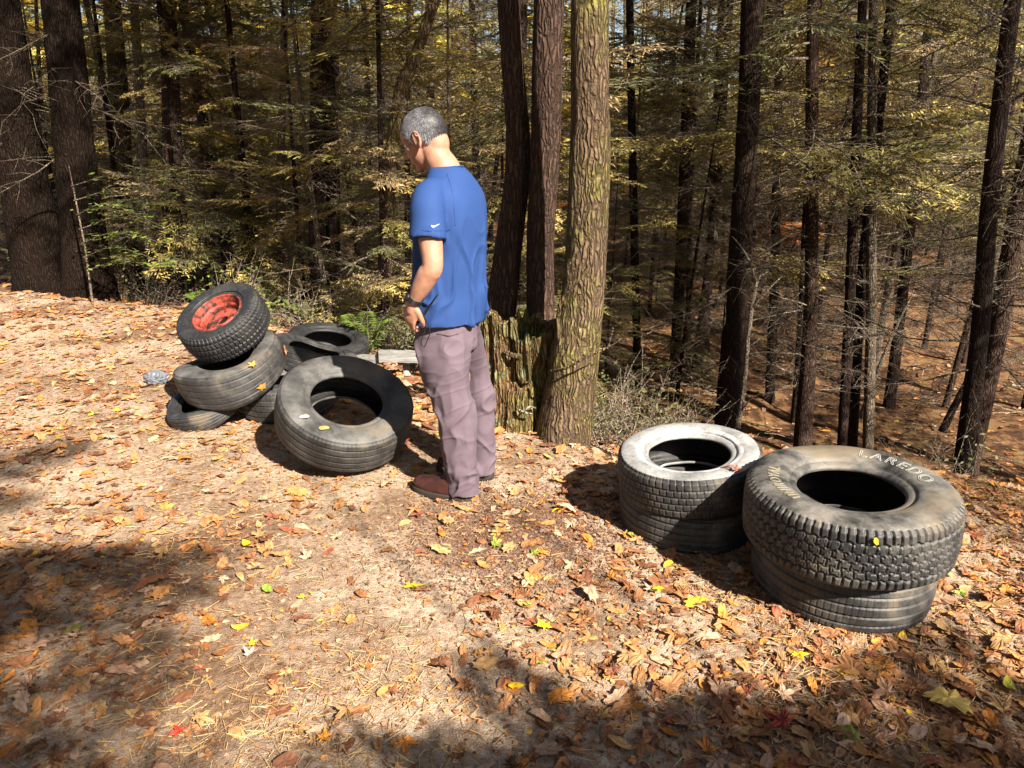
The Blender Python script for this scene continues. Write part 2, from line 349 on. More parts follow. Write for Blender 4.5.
def trunk_mesh(P, rad, n, m, seed, amp=0.06, ridges=True, flare=0.0):
    """bark-displaced tapered trunk through P"""
    P = np.asarray(P, float); rad = np.asarray(rad, float); T, A, B = frames(P)
    t = np.arange(n) / n * 2 * np.pi; th, k = np.meshgrid(t, np.arange(len(P)))
    s = np.concatenate([[0], np.cumsum(np.linalg.norm(np.diff(P, axis=0), axis=1))])
    rr = rad[k] * np.ones_like(th)
    q = np.stack([np.cos(th).ravel() * 1.6, np.sin(th).ravel() * 1.6, s[k].ravel() * 1.2], 1)
    d = 0.35 * fbm(q, seed, 2)
    if ridges:
        q2 = np.stack([np.cos(th).ravel() * 6.5, np.sin(th).ravel() * 6.5, s[k].ravel() * 5.5], 1)
        d = d + 0.5 * (1 - 2.0 * np.abs(vnoise(q2, seed + 7))) + 0.25 * vnoise(q2 * 2.3, seed + 9)
    rr = rr * (1 + amp * d.reshape(th.shape))
    if flare:
        fl = np.exp(-s / 0.22)[k]; rr = rr * (1 + flare * fl * (0.6 + 0.5 * np.cos(th * 4 + seed)))
    V = P[k] + rr[..., None] * (np.cos(th)[..., None] * A[k] + np.sin(th)[..., None] * B[k]); V = V.reshape(-1, 3)
    i = np.arange(len(P) - 1)[:, None] * n; j = np.arange(n)[None]; kk = (j + 1) % n
    F = np.stack([i + j, i + kk, i + n + kk, i + n + j], -1).reshape(-1, 4)
    c = len(V); V = np.concatenate([V, P[-1:]]); e = (len(P) - 1) * n; j = np.arange(n)
    return mesh_from('trunk', V, [F, np.stack([e + j, e + (j + 1) % n, np.full(n, c)], 1)], [m])
def limbs_mesh(P, rad, r, dead, leafy, dead_z, leafy_z, sc=(0.6, 1.3), lsc=(0.8, 1.5), twig='twig_dark', az=None, coarse=False, tint=None):
    """boughs along the trunk P (local, base at origin): one mesh of bare boughs, one of needle sprays"""
    zz = P[:, 2]; WV, WF, LV, LC = [], [], [], []; n0 = 0
    lim = [(r.uniform(*dead_z), 0) for _ in range(dead)] + [(leafy_z[0] + (leafy_z[1] - leafy_z[0]) * r.random() ** 1.5, 1) for _ in range(leafy)]
    for h, kind in lim:
        p = np.array([np.interp(h, zz, P[:, a]) for a in range(3)]); lib = (LEAFY_C if coarse else LEAFY) if kind else DEAD
        wv, wf_, lv = lib[r.integers(len(lib))]; a = r.uniform(0, 6.283) if az is None else r.uniform(*az)
        s = r.uniform(*(lsc if kind else sc)); pit = r.uniform(-0.35, 0.25) if kind else r.uniform(-0.5, 0.45)
        Mx = rot(a, pit, r.uniform(-0.3, 0.3)) * s
        WV.append(wv @ Mx.T + p); WF.append(wf_ + n0); n0 += len(wv)
        if len(lv):
            LV.append(lv.reshape(-1, 3) @ Mx.T + p); c = GREENS[r.integers(len(GREENS))] if tint is None else np.array(tint[r.integers(len(tint))])
            m = len(lv); cc = c[None] * r.uniform(0.65, 1.35, (m, 1)); LC.append(np.repeat(cc, 4, 0))
    wm = mesh_from('boughs', np.concatenate(WV), np.concatenate(WF), [M[twig]])
    lm = None
    if LV:
        LV = np.concatenate(LV); lm = mesh_from('crown', LV, np.arange(len(LV)).reshape(-1, 4), [M['hemlock_needles']], False, np.concatenate(LC))
    return wm, lm

def tree_at(base, P, rad, label, r, n=14, bark='bark_dark', dead=30, leafy=16, dead_z=(1, 6), leafy_z=(2.5, 12), name='hemlock_tree', cat='tree', group=None, flare=0.25, amp=0.08, sides_az=None, sc=(0.5, 1.2), lsc=(0.8, 1.5), twig='twig_dark'):
    root = empty(name, tuple(base), label, cat, group)
    obj('trunk', trunk_mesh(P, rad, n, M[bark], int(r.integers(9999)), amp, True, flare), root)
    wm, lm = limbs_mesh(P, rad, r, dead, leafy, dead_z, leafy_z, az=sides_az, sc=sc, lsc=lsc, twig=twig)
    obj('boughs', wm, root)
    if lm: obj('crown', lm, root)
    return root
def pix_tree(pts, Yb, label, top=13.0, nseg=70, dY=0.0, basez=None, **kw):
    """pts: [(u, v, width px), ...] from the lowest to the highest sight of the trunk, at distance Yb (lean dY per metre up)"""
    r = np.random.default_rng(abs(hash_s(label)) % 99991)
    W = []
    for u, v, wpx in pts:
        Yc = Yb
        for _ in range(3):
            p = at_y(u, v, Yc); Yc = Yb + dY * (p[2] - 0)
        _, _, z = project(p); W.append([*p, wpx / FPX * z / 2])
    W = np.array(W); b = W[0].copy(); gz = H(b[0], b[1])
    dirn = (W[1] - W[0]) / (W[1][2] - W[0][2])
    if basez is None: basez = gz - 0.12
    b = W[0] + dirn * (basez - W[0][2]); b[3] = max(W[0][3], 0.02)
    rows = [b] if b[2] < W[0][2] - 0.15 else []
    if not rows: W[0][:3] = b[:3]
    rows = rows + list(W)
    l = W[-1]; dd = (W[-1] - W[-2]) / (W[-1][2] - W[-2][2]); ext = top - l[2]
    for q in (0.35, 0.7, 1.0):
        e = l + dd * ext * q * (1 - 0.3 * q); e[2] = l[2] + ext * q; e[3] = l[3] * (1 - 0.85 * q); rows.append(e)
    rows = np.array(rows); s = spline(rows, 6)
    zs = s[:, 2]; near = np.linspace(zs[0], min(5.0, top * 0.6), nseg); farz = np.linspace(min(5.0, top * 0.6), top, 14)[1:]
    zq = np.concatenate([near, farz]); o = np.argsort(zs)
    P = np.stack([np.interp(zq, zs[o], s[o, a]) for a in range(4)], 1)
    base = P[0, :3].copy(); rad = np.maximum(P[:, 3], 0.008); P = P[:, :3] - base
    dz = base[2]; kw = dict(kw)
    for key, dflt in (('dead_z', (0.8, 6)), ('leafy_z', (2.5, 11))):
        a, c = kw.get(key, dflt); kw[key] = (max(a - dz, 0.2), c - dz)       # heights are given above the clearing
    return tree_at(base, P, rad, label, r, **kw)
def hash_s(s):
    h = 7
    for ch in s: h = (h * 131 + ord(ch)) % 1000003
    return h
LANDMARKS = []   # (u at mid picture, short name)

# the big trunks, left to right
pix_tree([(48, 300, 52), (28, 200, 44), (8, 60, 36)], 8.6, 'thick dark hemlock trunk leaning left at the far left edge of the clearing', n=40, bark='bark_shaded', dead=8, leafy=18, dead_z=(1.5, 5), leafy_z=(3, 12))
pix_tree([(92, 303, 46), (80, 200, 38), (62, 20, 34)], 8.2, 'thick brown trunk second from the left, with sun patches on its bark', n=40, bark='bark_shaded', dead=10, leafy=18, dead_z=(1.5, 5), leafy_z=(3.5, 12))
pix_tree([(122, 290, 20), (120, 130, 19), (112, 0, 16)], 10.5, 'slender mossy trunk just right of the thick brown trunk', n=24, bark='bark_moss', dead=14, leafy=14)
pix_tree([(156, 300, 11), (146, 200, 9), (134, 0, 8)], 9.6, 'thin pale sapling trunk catching the sun beside the slender mossy trunk', n=16, bark='bark_pale', dead=8, leafy=5)
pix_tree([(174, 300, 19), (172, 150, 18), (168, 0, 15)], 9.3, 'straight brown hemlock trunk rising behind the red-rimmed wheel', n=28, bark='bark_brown', dead=18, leafy=14)
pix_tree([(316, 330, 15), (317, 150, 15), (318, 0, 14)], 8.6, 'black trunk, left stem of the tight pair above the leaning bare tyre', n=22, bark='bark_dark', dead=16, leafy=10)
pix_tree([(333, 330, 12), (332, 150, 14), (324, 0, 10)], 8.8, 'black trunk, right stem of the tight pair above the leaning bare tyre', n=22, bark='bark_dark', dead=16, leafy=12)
pix_tree([(384, 340, 16), (388, 200, 15), (402, 90, 15), (428, 20, 11)], 7.6, 'crooked dark tree leaning right behind the head of the man', n=20, bark='bark_moss', dead=14, leafy=8, dead_z=(0.5, 4.5))
pix_tree([(240, 320, 8), (246, 180, 8), (215, 40, 7)], 10.5, 'thin crooked trunk in the brush between the straight brown trunk and the black pair', n=12, bark='bark_moss', dead=14, leafy=8)
pix_tree([(281, 320, 7), (280, 200, 8), (284, 40, 7)], 9.5, 'thin pole trunk in the brush just left of the black pair', n=12, bark='bark_pale', dead=14, leafy=8)
# twin trunks out of the mossy stump and the sunlit trunk beside it
pix_tree([(497, 345, 30), (508, 250, 27), (518, 150, 24), (508, 0, 22)], 4.62, 'dark leaning trunk, left of the twins growing behind the mossy stump', n=48, nseg=170, bark='bark_brown', dead=6, leafy=36, leafy_z=(5.5, 11.5), lsc=(1.0, 2.0), dead_z=(2.6, 5), flare=0.1, basez=-0.35)
pix_tree([(541, 345, 28), (540, 250, 27), (545, 150, 29), (549, 0, 30)], 4.55, 'straight reddish-brown trunk, right of the twins growing behind the mossy stump', n=48, nseg=170, bark='bark_brown', dead=6, leafy=8, leafy_z=(4, 10), dead_z=(2.6, 5), flare=0.1, basez=-0.3)
pix_tree([(562, 440, 52), (573, 370, 47), (584, 280, 41), (590, 150, 40), (590, 0, 37)], 4.0, 'large sunlit trunk with yellow-green moss at the edge of the clearing', n=60, nseg=200, bark='bark_moss', dead=5, leafy=30, leafy_z=(5.5, 11), lsc=(1.0, 1.9), dead_z=(2.6, 4.5), flare=0.18, basez=-0.2, amp=0.07)
# valley side
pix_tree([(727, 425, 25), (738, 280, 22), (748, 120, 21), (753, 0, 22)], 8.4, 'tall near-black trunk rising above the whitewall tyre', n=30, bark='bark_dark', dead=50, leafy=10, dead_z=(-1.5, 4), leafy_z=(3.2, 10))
pix_tree([(803, 440, 17), (811, 300, 13), (812, 100, 12)], 9.0, 'grey-barked straight trunk rising behind the gap between the two tyre stacks', n=22, bark='bark_brown', dead=30, leafy=28, dead_z=(-1.5, 4), twig='twig', leafy_z=(1.2, 10))
pix_tree([(842, 445, 9), (850, 300, 10), (858, 100, 9)], 9.0, 'slim dark trunk, leftmost of the close trio above the lettered tyre', n=16, bark='bark_dark', dead=26, leafy=26, dead_z=(-1.5, 4), leafy_z=(1.2, 9))
pix_tree([(852, 446, 10), (862, 280, 10), (882, 90, 9)], 9.3, 'slim dark trunk leaning right, middle of the close trio above the lettered tyre', n=16, bark='bark_dark', dead=24, leafy=24, dead_z=(-1.5, 4), leafy_z=(1.2, 9))
pix_tree([(868, 447, 10), (871, 320, 10), (872, 120, 9)], 9.1, 'slim tan trunk, rightmost of the close trio above the lettered tyre', n=16, bark='bark_pale', dead=26, leafy=24, dead_z=(-1.5, 4), twig='twig', leafy_z=(1.2, 9))
pix_tree([(888, 415, 11), (902, 300, 10), (916, 170, 9), (925, 60, 8)], 11.5, 'leaning trunk in the valley right of the close trio', n=16, bark='bark_dark', dead=26, leafy=26, dead_z=(-1.5, 5), twig='twig', leafy_z=(1.2, 9))
pix_tree([(961, 490, 19), (980, 330, 16), (990, 200, 16), (1008, 40, 15)], 6.6, 'black trunk leaning right, rising just behind the lettered tyre', n=26, bark='bark_dark', dead=44, leafy=10, dead_z=(-0.6, 3), leafy_z=(3.2, 9))
pix_tree([(975, 440, 17), (998, 330, 18), (1024, 180, 18), (1046, 60, 16)], 8.2, 'brown trunk leaning steeply out of the right edge', n=26, bark='bark_brown', dead=38, leafy=10, dead_z=(-1, 4), leafy_z=(3.2, 9))
pix_tree([(674, 372, 10), (682, 240, 11), (689, 60, 11)], 12.4, 'slim straight trunk in the valley right of the large mossy trunk', n=16, bark='bark_dark', dead=34, leafy=28, dead_z=(-2, 5), twig='twig', leafy_z=(1.4, 9))
pix_tree([(688, 366, 5), (690, 200, 5), (696, 90, 4)], 13.0, 'very thin pole close behind the slim straight valley trunk', n=10, bark='bark_dark', dead=20, leafy=6, dead_z=(-2, 5), leafy_z=(1.4, 8))
pix_tree([(637, 355, 8), (634, 220, 8), (631, 80, 8)], 12.5, 'thin dark tree forking near the top right of the large mossy trunk', n=12, bark='bark_dark', dead=26, leafy=22, dead_z=(-2, 5), twig='twig', leafy_z=(1.5, 9))
pix_tree([(770, 392, 9), (775, 260, 9), (778, 100, 8)], 12.0, 'slim trunk close on the right of the tall near-black trunk', n=14, bark='bark_dark', dead=26, leafy=26, dead_z=(-2, 5), twig='twig', leafy_z=(1.3, 9))
pix_tree([(706, 330, 8), (712, 220, 8), (718, 80, 7)], 15, 'slim trunk left of the tall near-black trunk, deep in shade', n=12, bark='bark_dark', dead=26, leafy=26, dead_z=(-2, 6), twig='twig', leafy_z=(1.3, 9))

# shared kinds for the woods behind
def template(seed, hgt_, r0, dead, leafy, dz, lz, bark='bark_dark', **kw):
    r = np.random.default_rng(seed); z = np.concatenate([np.linspace(-0.1, 6, 14), np.linspace(6.6, hgt_, 10)])
    P = np.stack([0.22 * np.sin(z * r.uniform(.15, .35) + r.uniform(0, 6)) * z / 8, 0.2 * np.sin(z * r.uniform(.15, .35)) * z / 8, z], 1)
    rad = r0 * (1 - 0.85 * np.clip(z / hgt_, 0, 1)) + 0.006; tm = trunk_mesh(P, rad, 12, M[bark], seed, 0.07, True, 0.3)
    wm, lm = limbs_mesh(P, rad, r, dead, leafy, dz, lz, **kw); return tm, wm, lm
TPL = [template(101, 15, .098, 64, 34, (1, 7), (3.4, 14.5), lsc=(0.9, 1.7)), template(102, 13, .07, 66, 33, (0.5, 6), (2.6, 12.5), lsc=(0.7, 1.5)),
       template(103, 16, .125, 56, 34, (1, 8), (3.8, 15.5), 'bark_brown', lsc=(1.0, 1.9)), template(104, 12, .052, 62, 30, (0.4, 6), (2.6, 11.5), 'bark_brown', lsc=(0.7, 1.4)),
       template(105, 14, .08, 70, 30, (0.5, 7), (3.5, 13.5), 'bark_pale', lsc=(0.8, 1.6), twig='twig')]
SAP = [template(201, 5.0, .035, 12, 46, (0.2, 2.5), (0.5, 4.9), lsc=(0.35, 0.85), sc=(0.4, 0.8)), template(202, 6.5, .045, 16, 52, (0.2, 3), (1.0, 6.3), lsc=(0.4, 1.0), sc=(0.4, 0.9)),
       template(203, 4.0, .028, 34, 14, (0.15, 3.4), (1.5, 3.9), 'bark_pale', lsc=(0.3, 0.7), sc=(0.3, 0.8), twig='twig')]
YEL = [(0.55, 0.38, 0.035), (0.62, 0.46, 0.06), (0.45, 0.34, 0.07), (0.34, 0.31, 0.06)]
BRO = [template(301, 7.5, .05, 20, 40, (0.8, 6), (2.4, 7.3), 'bark_pale', lsc=(0.5, 1.1), sc=(0.4, 1.0), coarse=True, tint=YEL, twig='twig'),
       template(302, 6.0, .04, 24, 26, (0.8, 5), (1.8, 5.8), 'bark_pale', lsc=(0.5, 1.0), sc=(0.4, 1.0), coarse=True, tint=[(0.34, 0.13, 0.03), (0.40, 0.22, 0.05), (0.30, 0.24, 0.05)], twig='twig')]
PLACED = []
def plant(tp, x, y, s=1.0, name='hemlock_tree', cat='tree', label=None, group=None, tilt=None, az=None):
    z = H(x, y) - 0.03; e = empty(name, (x, y, z), label, cat, group)
    tx, ty = (rng.normal(0, .03), rng.normal(0, .03)) if tilt is None else tilt
    e.rotation_euler = (tx, ty, R(0, 6.28) if az is None else az); e.scale = (s, s, s)
    for nm, me in zip(('trunk', 'boughs', 'crown'), tp):
        if me is not None: obj(nm, me, e)
    PLACED.append(e); return e
placed_xy = []
def spaced(x, y, d):
    if any((x - a) ** 2 + (y - b) ** 2 < d * d for a, b in placed_xy): return False
    placed_xy.append((x, y)); return True
BACK, UNDER, YELLOW = [], [], []
tr = np.random.default_rng(77)
# valley and slope trees inside the view
for _ in range(4000):
    if len(BACK) >= 150: break
    y = 11 + 48 * tr.random() ** 1.15; x = tr.uniform(-0.80, 0.80) * y
    if y < np.interp(x, EX, EY) + 3.0: continue
    if not spaced(x, y, 1.05 + y * 0.032): continue
    k = int(tr.choice([0, 1, 1, 2, 3, 3, 4])); BACK.append(plant(TPL[k], x, y, tr.uniform(0.8, 1.15), az=tr.uniform(0, 6.28)))
    BACK[-1]['kd'] = k
for _ in range(600):
    if len(BACK) >= 184: break
    y = tr.uniform(13, 36); x = tr.uniform(0.12, 0.78) * y
    if not spaced(x, y, 1.0): continue
    BACK.append(plant(TPL[int(tr.choice([3, 3, 4, 1]))], x, y, tr.uniform(0.65, 1.0), az=tr.uniform(0, 6.28))); BACK[-1]['kd'] = 3
# young hemlocks in the understorey; thick on the left behind the tyre pile
spots = [(-6.6, 11.0), (-5.4, 10.4), (-4.1, 10.2), (-3.3, 9.4), (-2.5, 8.8), (-2.0, 8.0), (-1.3, 7.4), (-3.9, 8.9), (-0.6, 8.2), (-1.4, 9.8), (-2.9, 11.2), (-4.8, 12.5), (-0.2, 10.6), (0.3, 7.4), (-7.4, 13.2), (-5.8, 14.2), (-3.6, 13.6), (-1.8, 12.8), (0.5, 12.2)]
for k, (x, y) in enumerate(spots): UNDER.append(plant(SAP[(0, 1, 2, 1, 0, 2)[k % 6]], x, y, R(0.8, 1.1), 'young_hemlock', 'young tree')); placed_xy.append((x, y))
for _ in range(400):
    if len(UNDER) >= 19 + 26: break
    y = tr.uniform(10, 30); x = tr.uniform(-0.72, 0.72) * y
    if y < np.interp(x, EX, EY) + 3.5 or not spaced(x, y, 1.5): continue
    UNDER.append(plant(SAP[int(tr.integers(3))], x, y, tr.uniform(0.5, 0.95), 'young_hemlock', 'young tree', az=tr.uniform(0, 6.28)))
for _ in range(400):
    if len(YELLOW) >= 60: break
    y = tr.uniform(15, 46); x = tr.uniform(-0.7, 0.75) * y
    if not spaced(x, y, 1.6): continue
    YELLOW.append(plant(BRO[int(tr.random() < 0.3)], x, y, tr.uniform(0.8, 1.4), 'young_maple', 'young tree', az=tr.uniform(0, 6.28)))
# trees outside the frame whose crowns shade the woods and dapple the clearing
OFF = [(6.5, 3.2, 0, 1.1), (8.8, 5.4, 2, 1.05), (9.5, -0.6, 1, 1.1), 
       (3.6, -9.5, 3, 1.0), (11.5, -8.0, 2, 1.0), (-2.6, -6.5, 0, 1.0), (0.5, -12.5, 2, 1.0), (-6.5, -3.0, 0, 1.0), (-9.5, 1.5, 2, 1.0), (-4.4, -8.8, 1, 1.0), (6.0, -13.5, 2, 1.05)]
for x, y, k, s in OFF:
    plant(TPL[k], x, y, s, label='tall hemlock outside the picture, shading the clearing', group='hemlocks around the clearing outside the picture')

r8 = np.random.default_rng(88)
RING = template(208, 16, .14, 20, 150, (1, 6), (3.5, 15.5), lsc=(1.2, 2.1), coarse=True)
for q in range(60):                                     # rest of the woods round the clearing, ring added unseen to block sky light
    a = r8.uniform(0, 6.283); d_ = r8.uniform(6.5, 13); x, y = d_ * math.sin(a), d_ * math.cos(a); pp = x * .81 + y * .58
    if (x * .58 - y * .81 > 0 and -2.9 < pp < 7.5) or y > np.interp(x, EX, EY) - 1.2 or y > 4 or (y > 0 and abs(x) < 4.5 + .8 * y): continue
    if any((o.location.x - x) ** 2 + (o.location.y - y) ** 2 < 5 for o in PLACED): continue
    plant(RING, x, y, r8.uniform(.9, 1.1), label='tall hemlock outside the picture, shading the clearing', group='hemlocks around the clearing outside the picture')
SHADE_TREE = template(206, 8.4, .05, 20, 110, (1, 5), (2.8, 8.2), lsc=(0.45, 0.95), sc=(0.4, 0.8), coarse=True)  # unseen tree added to cast the shade at lower left
plant(SHADE_TREE, 1.85, -4.2, 1.0, label='slender hemlock added outside the picture to shade the left foreground', az=1.0, tilt=(0, 0))
SHADE_BUSH = template(205, 3.7, .03, 14, 300, (0.4, 2.5), (2.2, 3.5), lsc=(0.30, 0.60), sc=(0.3, 0.6), coarse=True)  # added unseen, standing in for the caster of the figure-like shadow at the bottom
for x, y, lb in ((3.03, -2.10, 'bushy-topped young hemlock added outside the picture to shade the bottom centre'), (3.78, -2.30, 'bushy-topped young hemlock added outside the picture to shade the bottom right')):
    plant(SHADE_BUSH, x, y, 1.0, 'young_hemlock', 'young tree', lb, az=x, tilt=(0, 0))


def label_back(lst, kinds, lands):
    """say which one each is by the nearest trunk one can point to and its order from it"""
    rows = []
    for o in lst:
        l = np.array(o.location) + np.array([0, 0, 1.5]); u, v, z = project(l); rows.append((float(u), float(l[1]), o))
    rows.sort(key=lambda r_: r_[0]); cnt = {}
    for u, yy, o in rows:
        k = max((j for j in range(len(lands)) if lands[j][0] <= u), default=-1)
        cnt.setdefault(k, []).append((u, yy, o))
    OR = ['first', 'second', 'third', 'fourth', 'fifth', 'sixth', 'seventh', 'eighth', 'ninth', 'tenth', 'eleventh', 'twelfth', 'thirteenth', 'fourteenth', 'fifteenth', 'sixteenth', 'seventeenth', 'eighteenth', 'nineteenth', 'twentieth'] + ['twenty-' + q for q in ('first', 'second', 'third', 'fourth', 'fifth', 'sixth', 'seventh', 'eighth', 'ninth')] + ['thirtieth'] + ['thirty-' + q for q in ('first', 'second', 'third', 'fourth', 'fifth', 'sixth', 'seventh', 'eighth', 'ninth')]
    for k, ls in cnt.items():
        nm = lands[k][1] if k >= 0 else 'left edge of the woods'
        for q, (u, yy, o) in enumerate(ls):
            far = kinds[0] if yy < 20 else (kinds[1] if yy < 36 else kinds[2])
            o['label'] = '%s, %s rightwards from the %s' % (far, OR[min(q, 38)], nm)
LM = [(25, 'thick leaning trunk farthest left'), (172, 'trunk behind the red wheel'), (325, 'tight black pair of trunks'), (420, 'head of the man'), (545, 'twin trunks on the stump'), (600, 'large mossy trunk'),
      (685, 'slim straight valley trunk'), (745, 'tall near-black trunk'), (811, 'grey trunk between the stacks'), (862, 'close trio of slim trunks'), (905, 'leaning trunk beyond the trio'), (985, 'black leaning trunk')]
label_back(BACK, ('slim dark valley hemlock', 'thin hemlock farther back', 'faint thin hemlock far back'), LM)
label_back(UNDER, ('bushy young hemlock', 'small young hemlock farther back', 'tiny young hemlock far back'), LM)
label_back(YELLOW, ('yellow-leaved young maple', 'yellow autumn maple farther back', 'small yellow maple far back'), LM)
for o in BACK: o['group'] = 'hemlocks of the valley woods'; del o['kd']
for o in UNDER: o['group'] = 'young hemlocks of the understorey'
for o in YELLOW: o['group'] = 'yellow autumn maples among the hemlocks'

# far-off wood: one uncountable mass
fr = np.random.default_rng(9); nq = 120000
yy = fr.uniform(46, 100, nq); xx = fr.uniform(-1.0, 1.0, nq) * yy * 0.95; zz = hgt(xx, yy, False) + 25 * fr.random(nq) ** 1.0 + 0.3
cl = vnoise(np.stack([xx * .25, yy * .25, zz * .4], 1), 3) + 0.6 * vnoise(np.stack([xx * .8, yy * .8, zz * 1.1], 1), 4); kp = cl > -0.02; xx, yy, zz, cl = xx[kp], yy[kp], zz[kp], cl[kp]; nq = len(xx)
C0 = np.stack([xx, yy, zz], 1); a = fr.normal(size=(nq, 3)); a[:, 2] *= 0.35; a /= np.linalg.norm(a, axis=1)[:, None]; b_ = np.cross(a, fr.normal(size=(nq, 3))); b_ /= np.linalg.norm(b_, axis=1)[:, None]
sz = fr.uniform(0.12, 0.42, nq)[:, None]; Vq = np.stack([C0 - a * sz, C0 - b_ * sz * .35, C0 + a * sz, C0 + b_ * sz * .35], 1).reshape(-1, 3)
pal = np.array([(0.10, 0.12, 0.035), (0.15, 0.15, 0.045), (0.30, 0.24, 0.05), (0.22, 0.14, 0.05), (0.55, 0.40, 0.06)]); warm = vnoise(np.stack([xx * .12, yy * .12, zz * .2], 1), 8) + (zz < 6) * 0.6 + (xx > 10) * .3 + .15
pc = pal[np.clip(((warm + 1) * 1.7 + fr.normal(0, .6, nq)).astype(int), 0, 4)] * fr.uniform(0.6, 1.3, (nq, 1))
acc = Acc(); acc.add(Vq, np.arange(len(Vq)).reshape(-1, 4), np.repeat(pc, 4, 0))
for k in range(230):
    y = fr.uniform(46, 88); x = fr.uniform(-.95, .95) * y; z0 = H(x, y) - 0.2; r0 = fr.uniform(.08, .2); l = fr.normal(0, .4)
    add_tube(acc, [(x, y, z0), (x + l * .5, y, z0 + 8), (x + l, y, z0 + 17)], [r0, r0 * .7, r0 * .2], 6, False, (0.07, 0.05, 0.038))
tag(obj('far_woods', acc.build('far_woods', [M['hemlock_needles']], False)), 'far-off autumn wood closing the view behind the valley trees', 'woods', kind='stuff')

# ------------------------------------------------------------------ leaf litter
def maple_outline(n_l=5):
    pts = []
    for k, (an, ln) in enumerate(zip((-2.25, -1.15, 0, 1.15, 2.25), (0.55, 0.9, 1.0, 0.9, 0.55))):
        pts += [(an - 0.33, ln * 0.55), (an - 0.16, ln * 0.72), (an - 0.10, ln * 0.68), (an, ln), (an + 0.10, ln * 0.68), (an + 0.16, ln * 0.72), (an + 0.33, ln * 0.55)]
        if k < 4: pts.append((an + 0.57, 0.32))
    pts.append((math.pi - 0.06, 0.18)); pts.append((math.pi, 0.55)); pts.append((math.pi + 0.06, 0.18))
    return np.array([(r_ * math.cos(a_), r_ * math.sin(a_)) for a_, r_ in pts])
def oval_outline():
    t = np.linspace(0, 2 * np.pi, 14, endpoint=False); return np.stack([np.cos(t), 0.48 * np.sin(t) * (1 - 0.25 * np.cos(t))], 1)
def oak_outline():
    t = np.linspace(0, 2 * np.pi, 26, endpoint=False); rr = 1 + 0.16 * np.cos(9 * t); return np.stack([np.cos(t) * rr, 0.5 * np.sin(t) * rr], 1)
def leaf_patch(outline, x, y, size, r, cols, lift=0.003, curl=0.42, zfun=None):
    """n curled leaves on the ground: returns verts, tris, cols"""
    n = len(x); m = len(outline); o = np.concatenate([[[0, 0]], outline * 0.52, outline]); rr2 = (o ** 2).sum(1)
    a = r.uniform(0, 6.283, n); ca, sa = np.cos(a), np.sin(a)
    c1 = r.normal(0, curl * .45, n); c2 = r.normal(0, curl * .45, n); c3 = r.uniform(0, curl * .5, n)
    zc = c1[:, None] * o[None, :, 0] ** 2 + c2[:, None] * o[None, :, 1] ** 2 + c3[:, None] * np.abs(o[None, :, 1]) + r.normal(0, 0.05, (n, len(o)))
    zc = (zc - zc.min(1)[:, None]) * size[:, None]
    tx, ty = r.normal(0, 0.16, n), r.normal(0, 0.16, n)
    px = o[None, :, 0] * size[:, None]; py = o[None, :, 1] * size[:, None]; zc = zc + px * tx[:, None] + py * ty[:, None]
    wx = x[:, None] + px * ca[:, None] - py * sa[:, None]; wy = y[:, None] + px * sa[:, None] + py * ca[:, None]
    z0 = (hgt(x, y) if zfun is None else zfun)[:, None] + lift + np.abs(tx * size + ty * size)[:, None] * 0.4
    V = np.stack([wx, wy, z0 + zc], -1).reshape(-1, 3); k = np.arange(m); k2 = (k + 1) % m
    q = np.stack([1 + k, 1 + m + k, 1 + m + k2, 1 + k2], 1); t3 = np.stack([np.zeros(m, int), 1 + k, 1 + k2], 1); L = len(o); off = (np.arange(n) * L)[:, None, None]
    shade = np.ones((n, L)); shade[:, 0] = 0.8; shade[:, 1 + m:] *= r.uniform(0.75, 1.15, (n, m))
    C = (cols[:, None] * shade[..., None]).reshape(-1, 3)
    return V, (t3[None] + off).reshape(-1, 3), (q[None] + off).reshape(-1, 4), C
LC = np.array([(0.25, 0.105, 0.042), (0.36, 0.165, 0.065), (0.46, 0.21, 0.07), (0.17, 0.068, 0.032), (0.40, 0.23, 0.14), (0.50, 0.32, 0.20), (0.52, 0.20, 0.035), (0.30, 0.09, 0.045), (0.66, 0.42, 0.03), (0.40, 0.23, 0.095), (0.24, 0.28, 0.04)])
LP = np.array([0.2, 0.19, 0.14, 0.13, 0.11, 0.10, 0.06, 0.022, 0.007, 0.12, 0.003]); LP = LP / LP.sum()
acc = Acc(); lr = np.random.default_rng(3)
def scatter_leaves(n, fy, fx, dens, szr, outl):
    y = fy(lr.random(n)); x = fx(lr.random(n), y); dd = dens(x, y); kp = lr.random(n) < dd; x, y = x[kp], y[kp]; n = len(x)
    cols = LC[lr.choice(len(LC), n, p=LP)] * lr.uniform(0.7, 1.25, (n, 1)); sz = lr.uniform(*szr, n) * np.where(lr.random(n) < .3, .6, 1)
    V, t3, q, C = leaf_patch(outl, x, y, sz, lr, cols)
    acc.f.setdefault(3, []).append(t3 + acc.n); acc.f.setdefault(4, []).append(q + acc.n); acc.v.append(V); acc.c.append(C); acc.n += len(V)
def pad_density(x, y):
    P = np.stack([x, y], 1); n1 = fbm(P * 0.9, 61, 3)
    path = np.exp(-((x - (-0.55 - 0.28 * (y - 2))) / 0.85) ** 2)                      # trodden sandy strip
    return np.clip(0.80 + 0.45 * n1 - 0.62 * path + 0.25 * np.clip(x, 0, 2) + 0.34 * np.clip(y - 3.6, 0, 3) + .25 * np.clip(-x - 1.6, 0, 1.5), 0.06, 1)
fy_n = lambda u: 1.3 + 7.5 * u ** 1.35; fx_n = lambda u, y: (u * 2 - 1) * (0.78 * y + 0.7)
scatter_leaves(4300, fy_n, fx_n, pad_density, (0.028, 0.058), maple_outline())
scatter_leaves(9500, fy_n, fx_n, pad_density, (0.016, 0.040), oval_outline())
scatter_leaves(3000, fy_n, fx_n, pad_density, (0.028, 0.055), oak_outline())
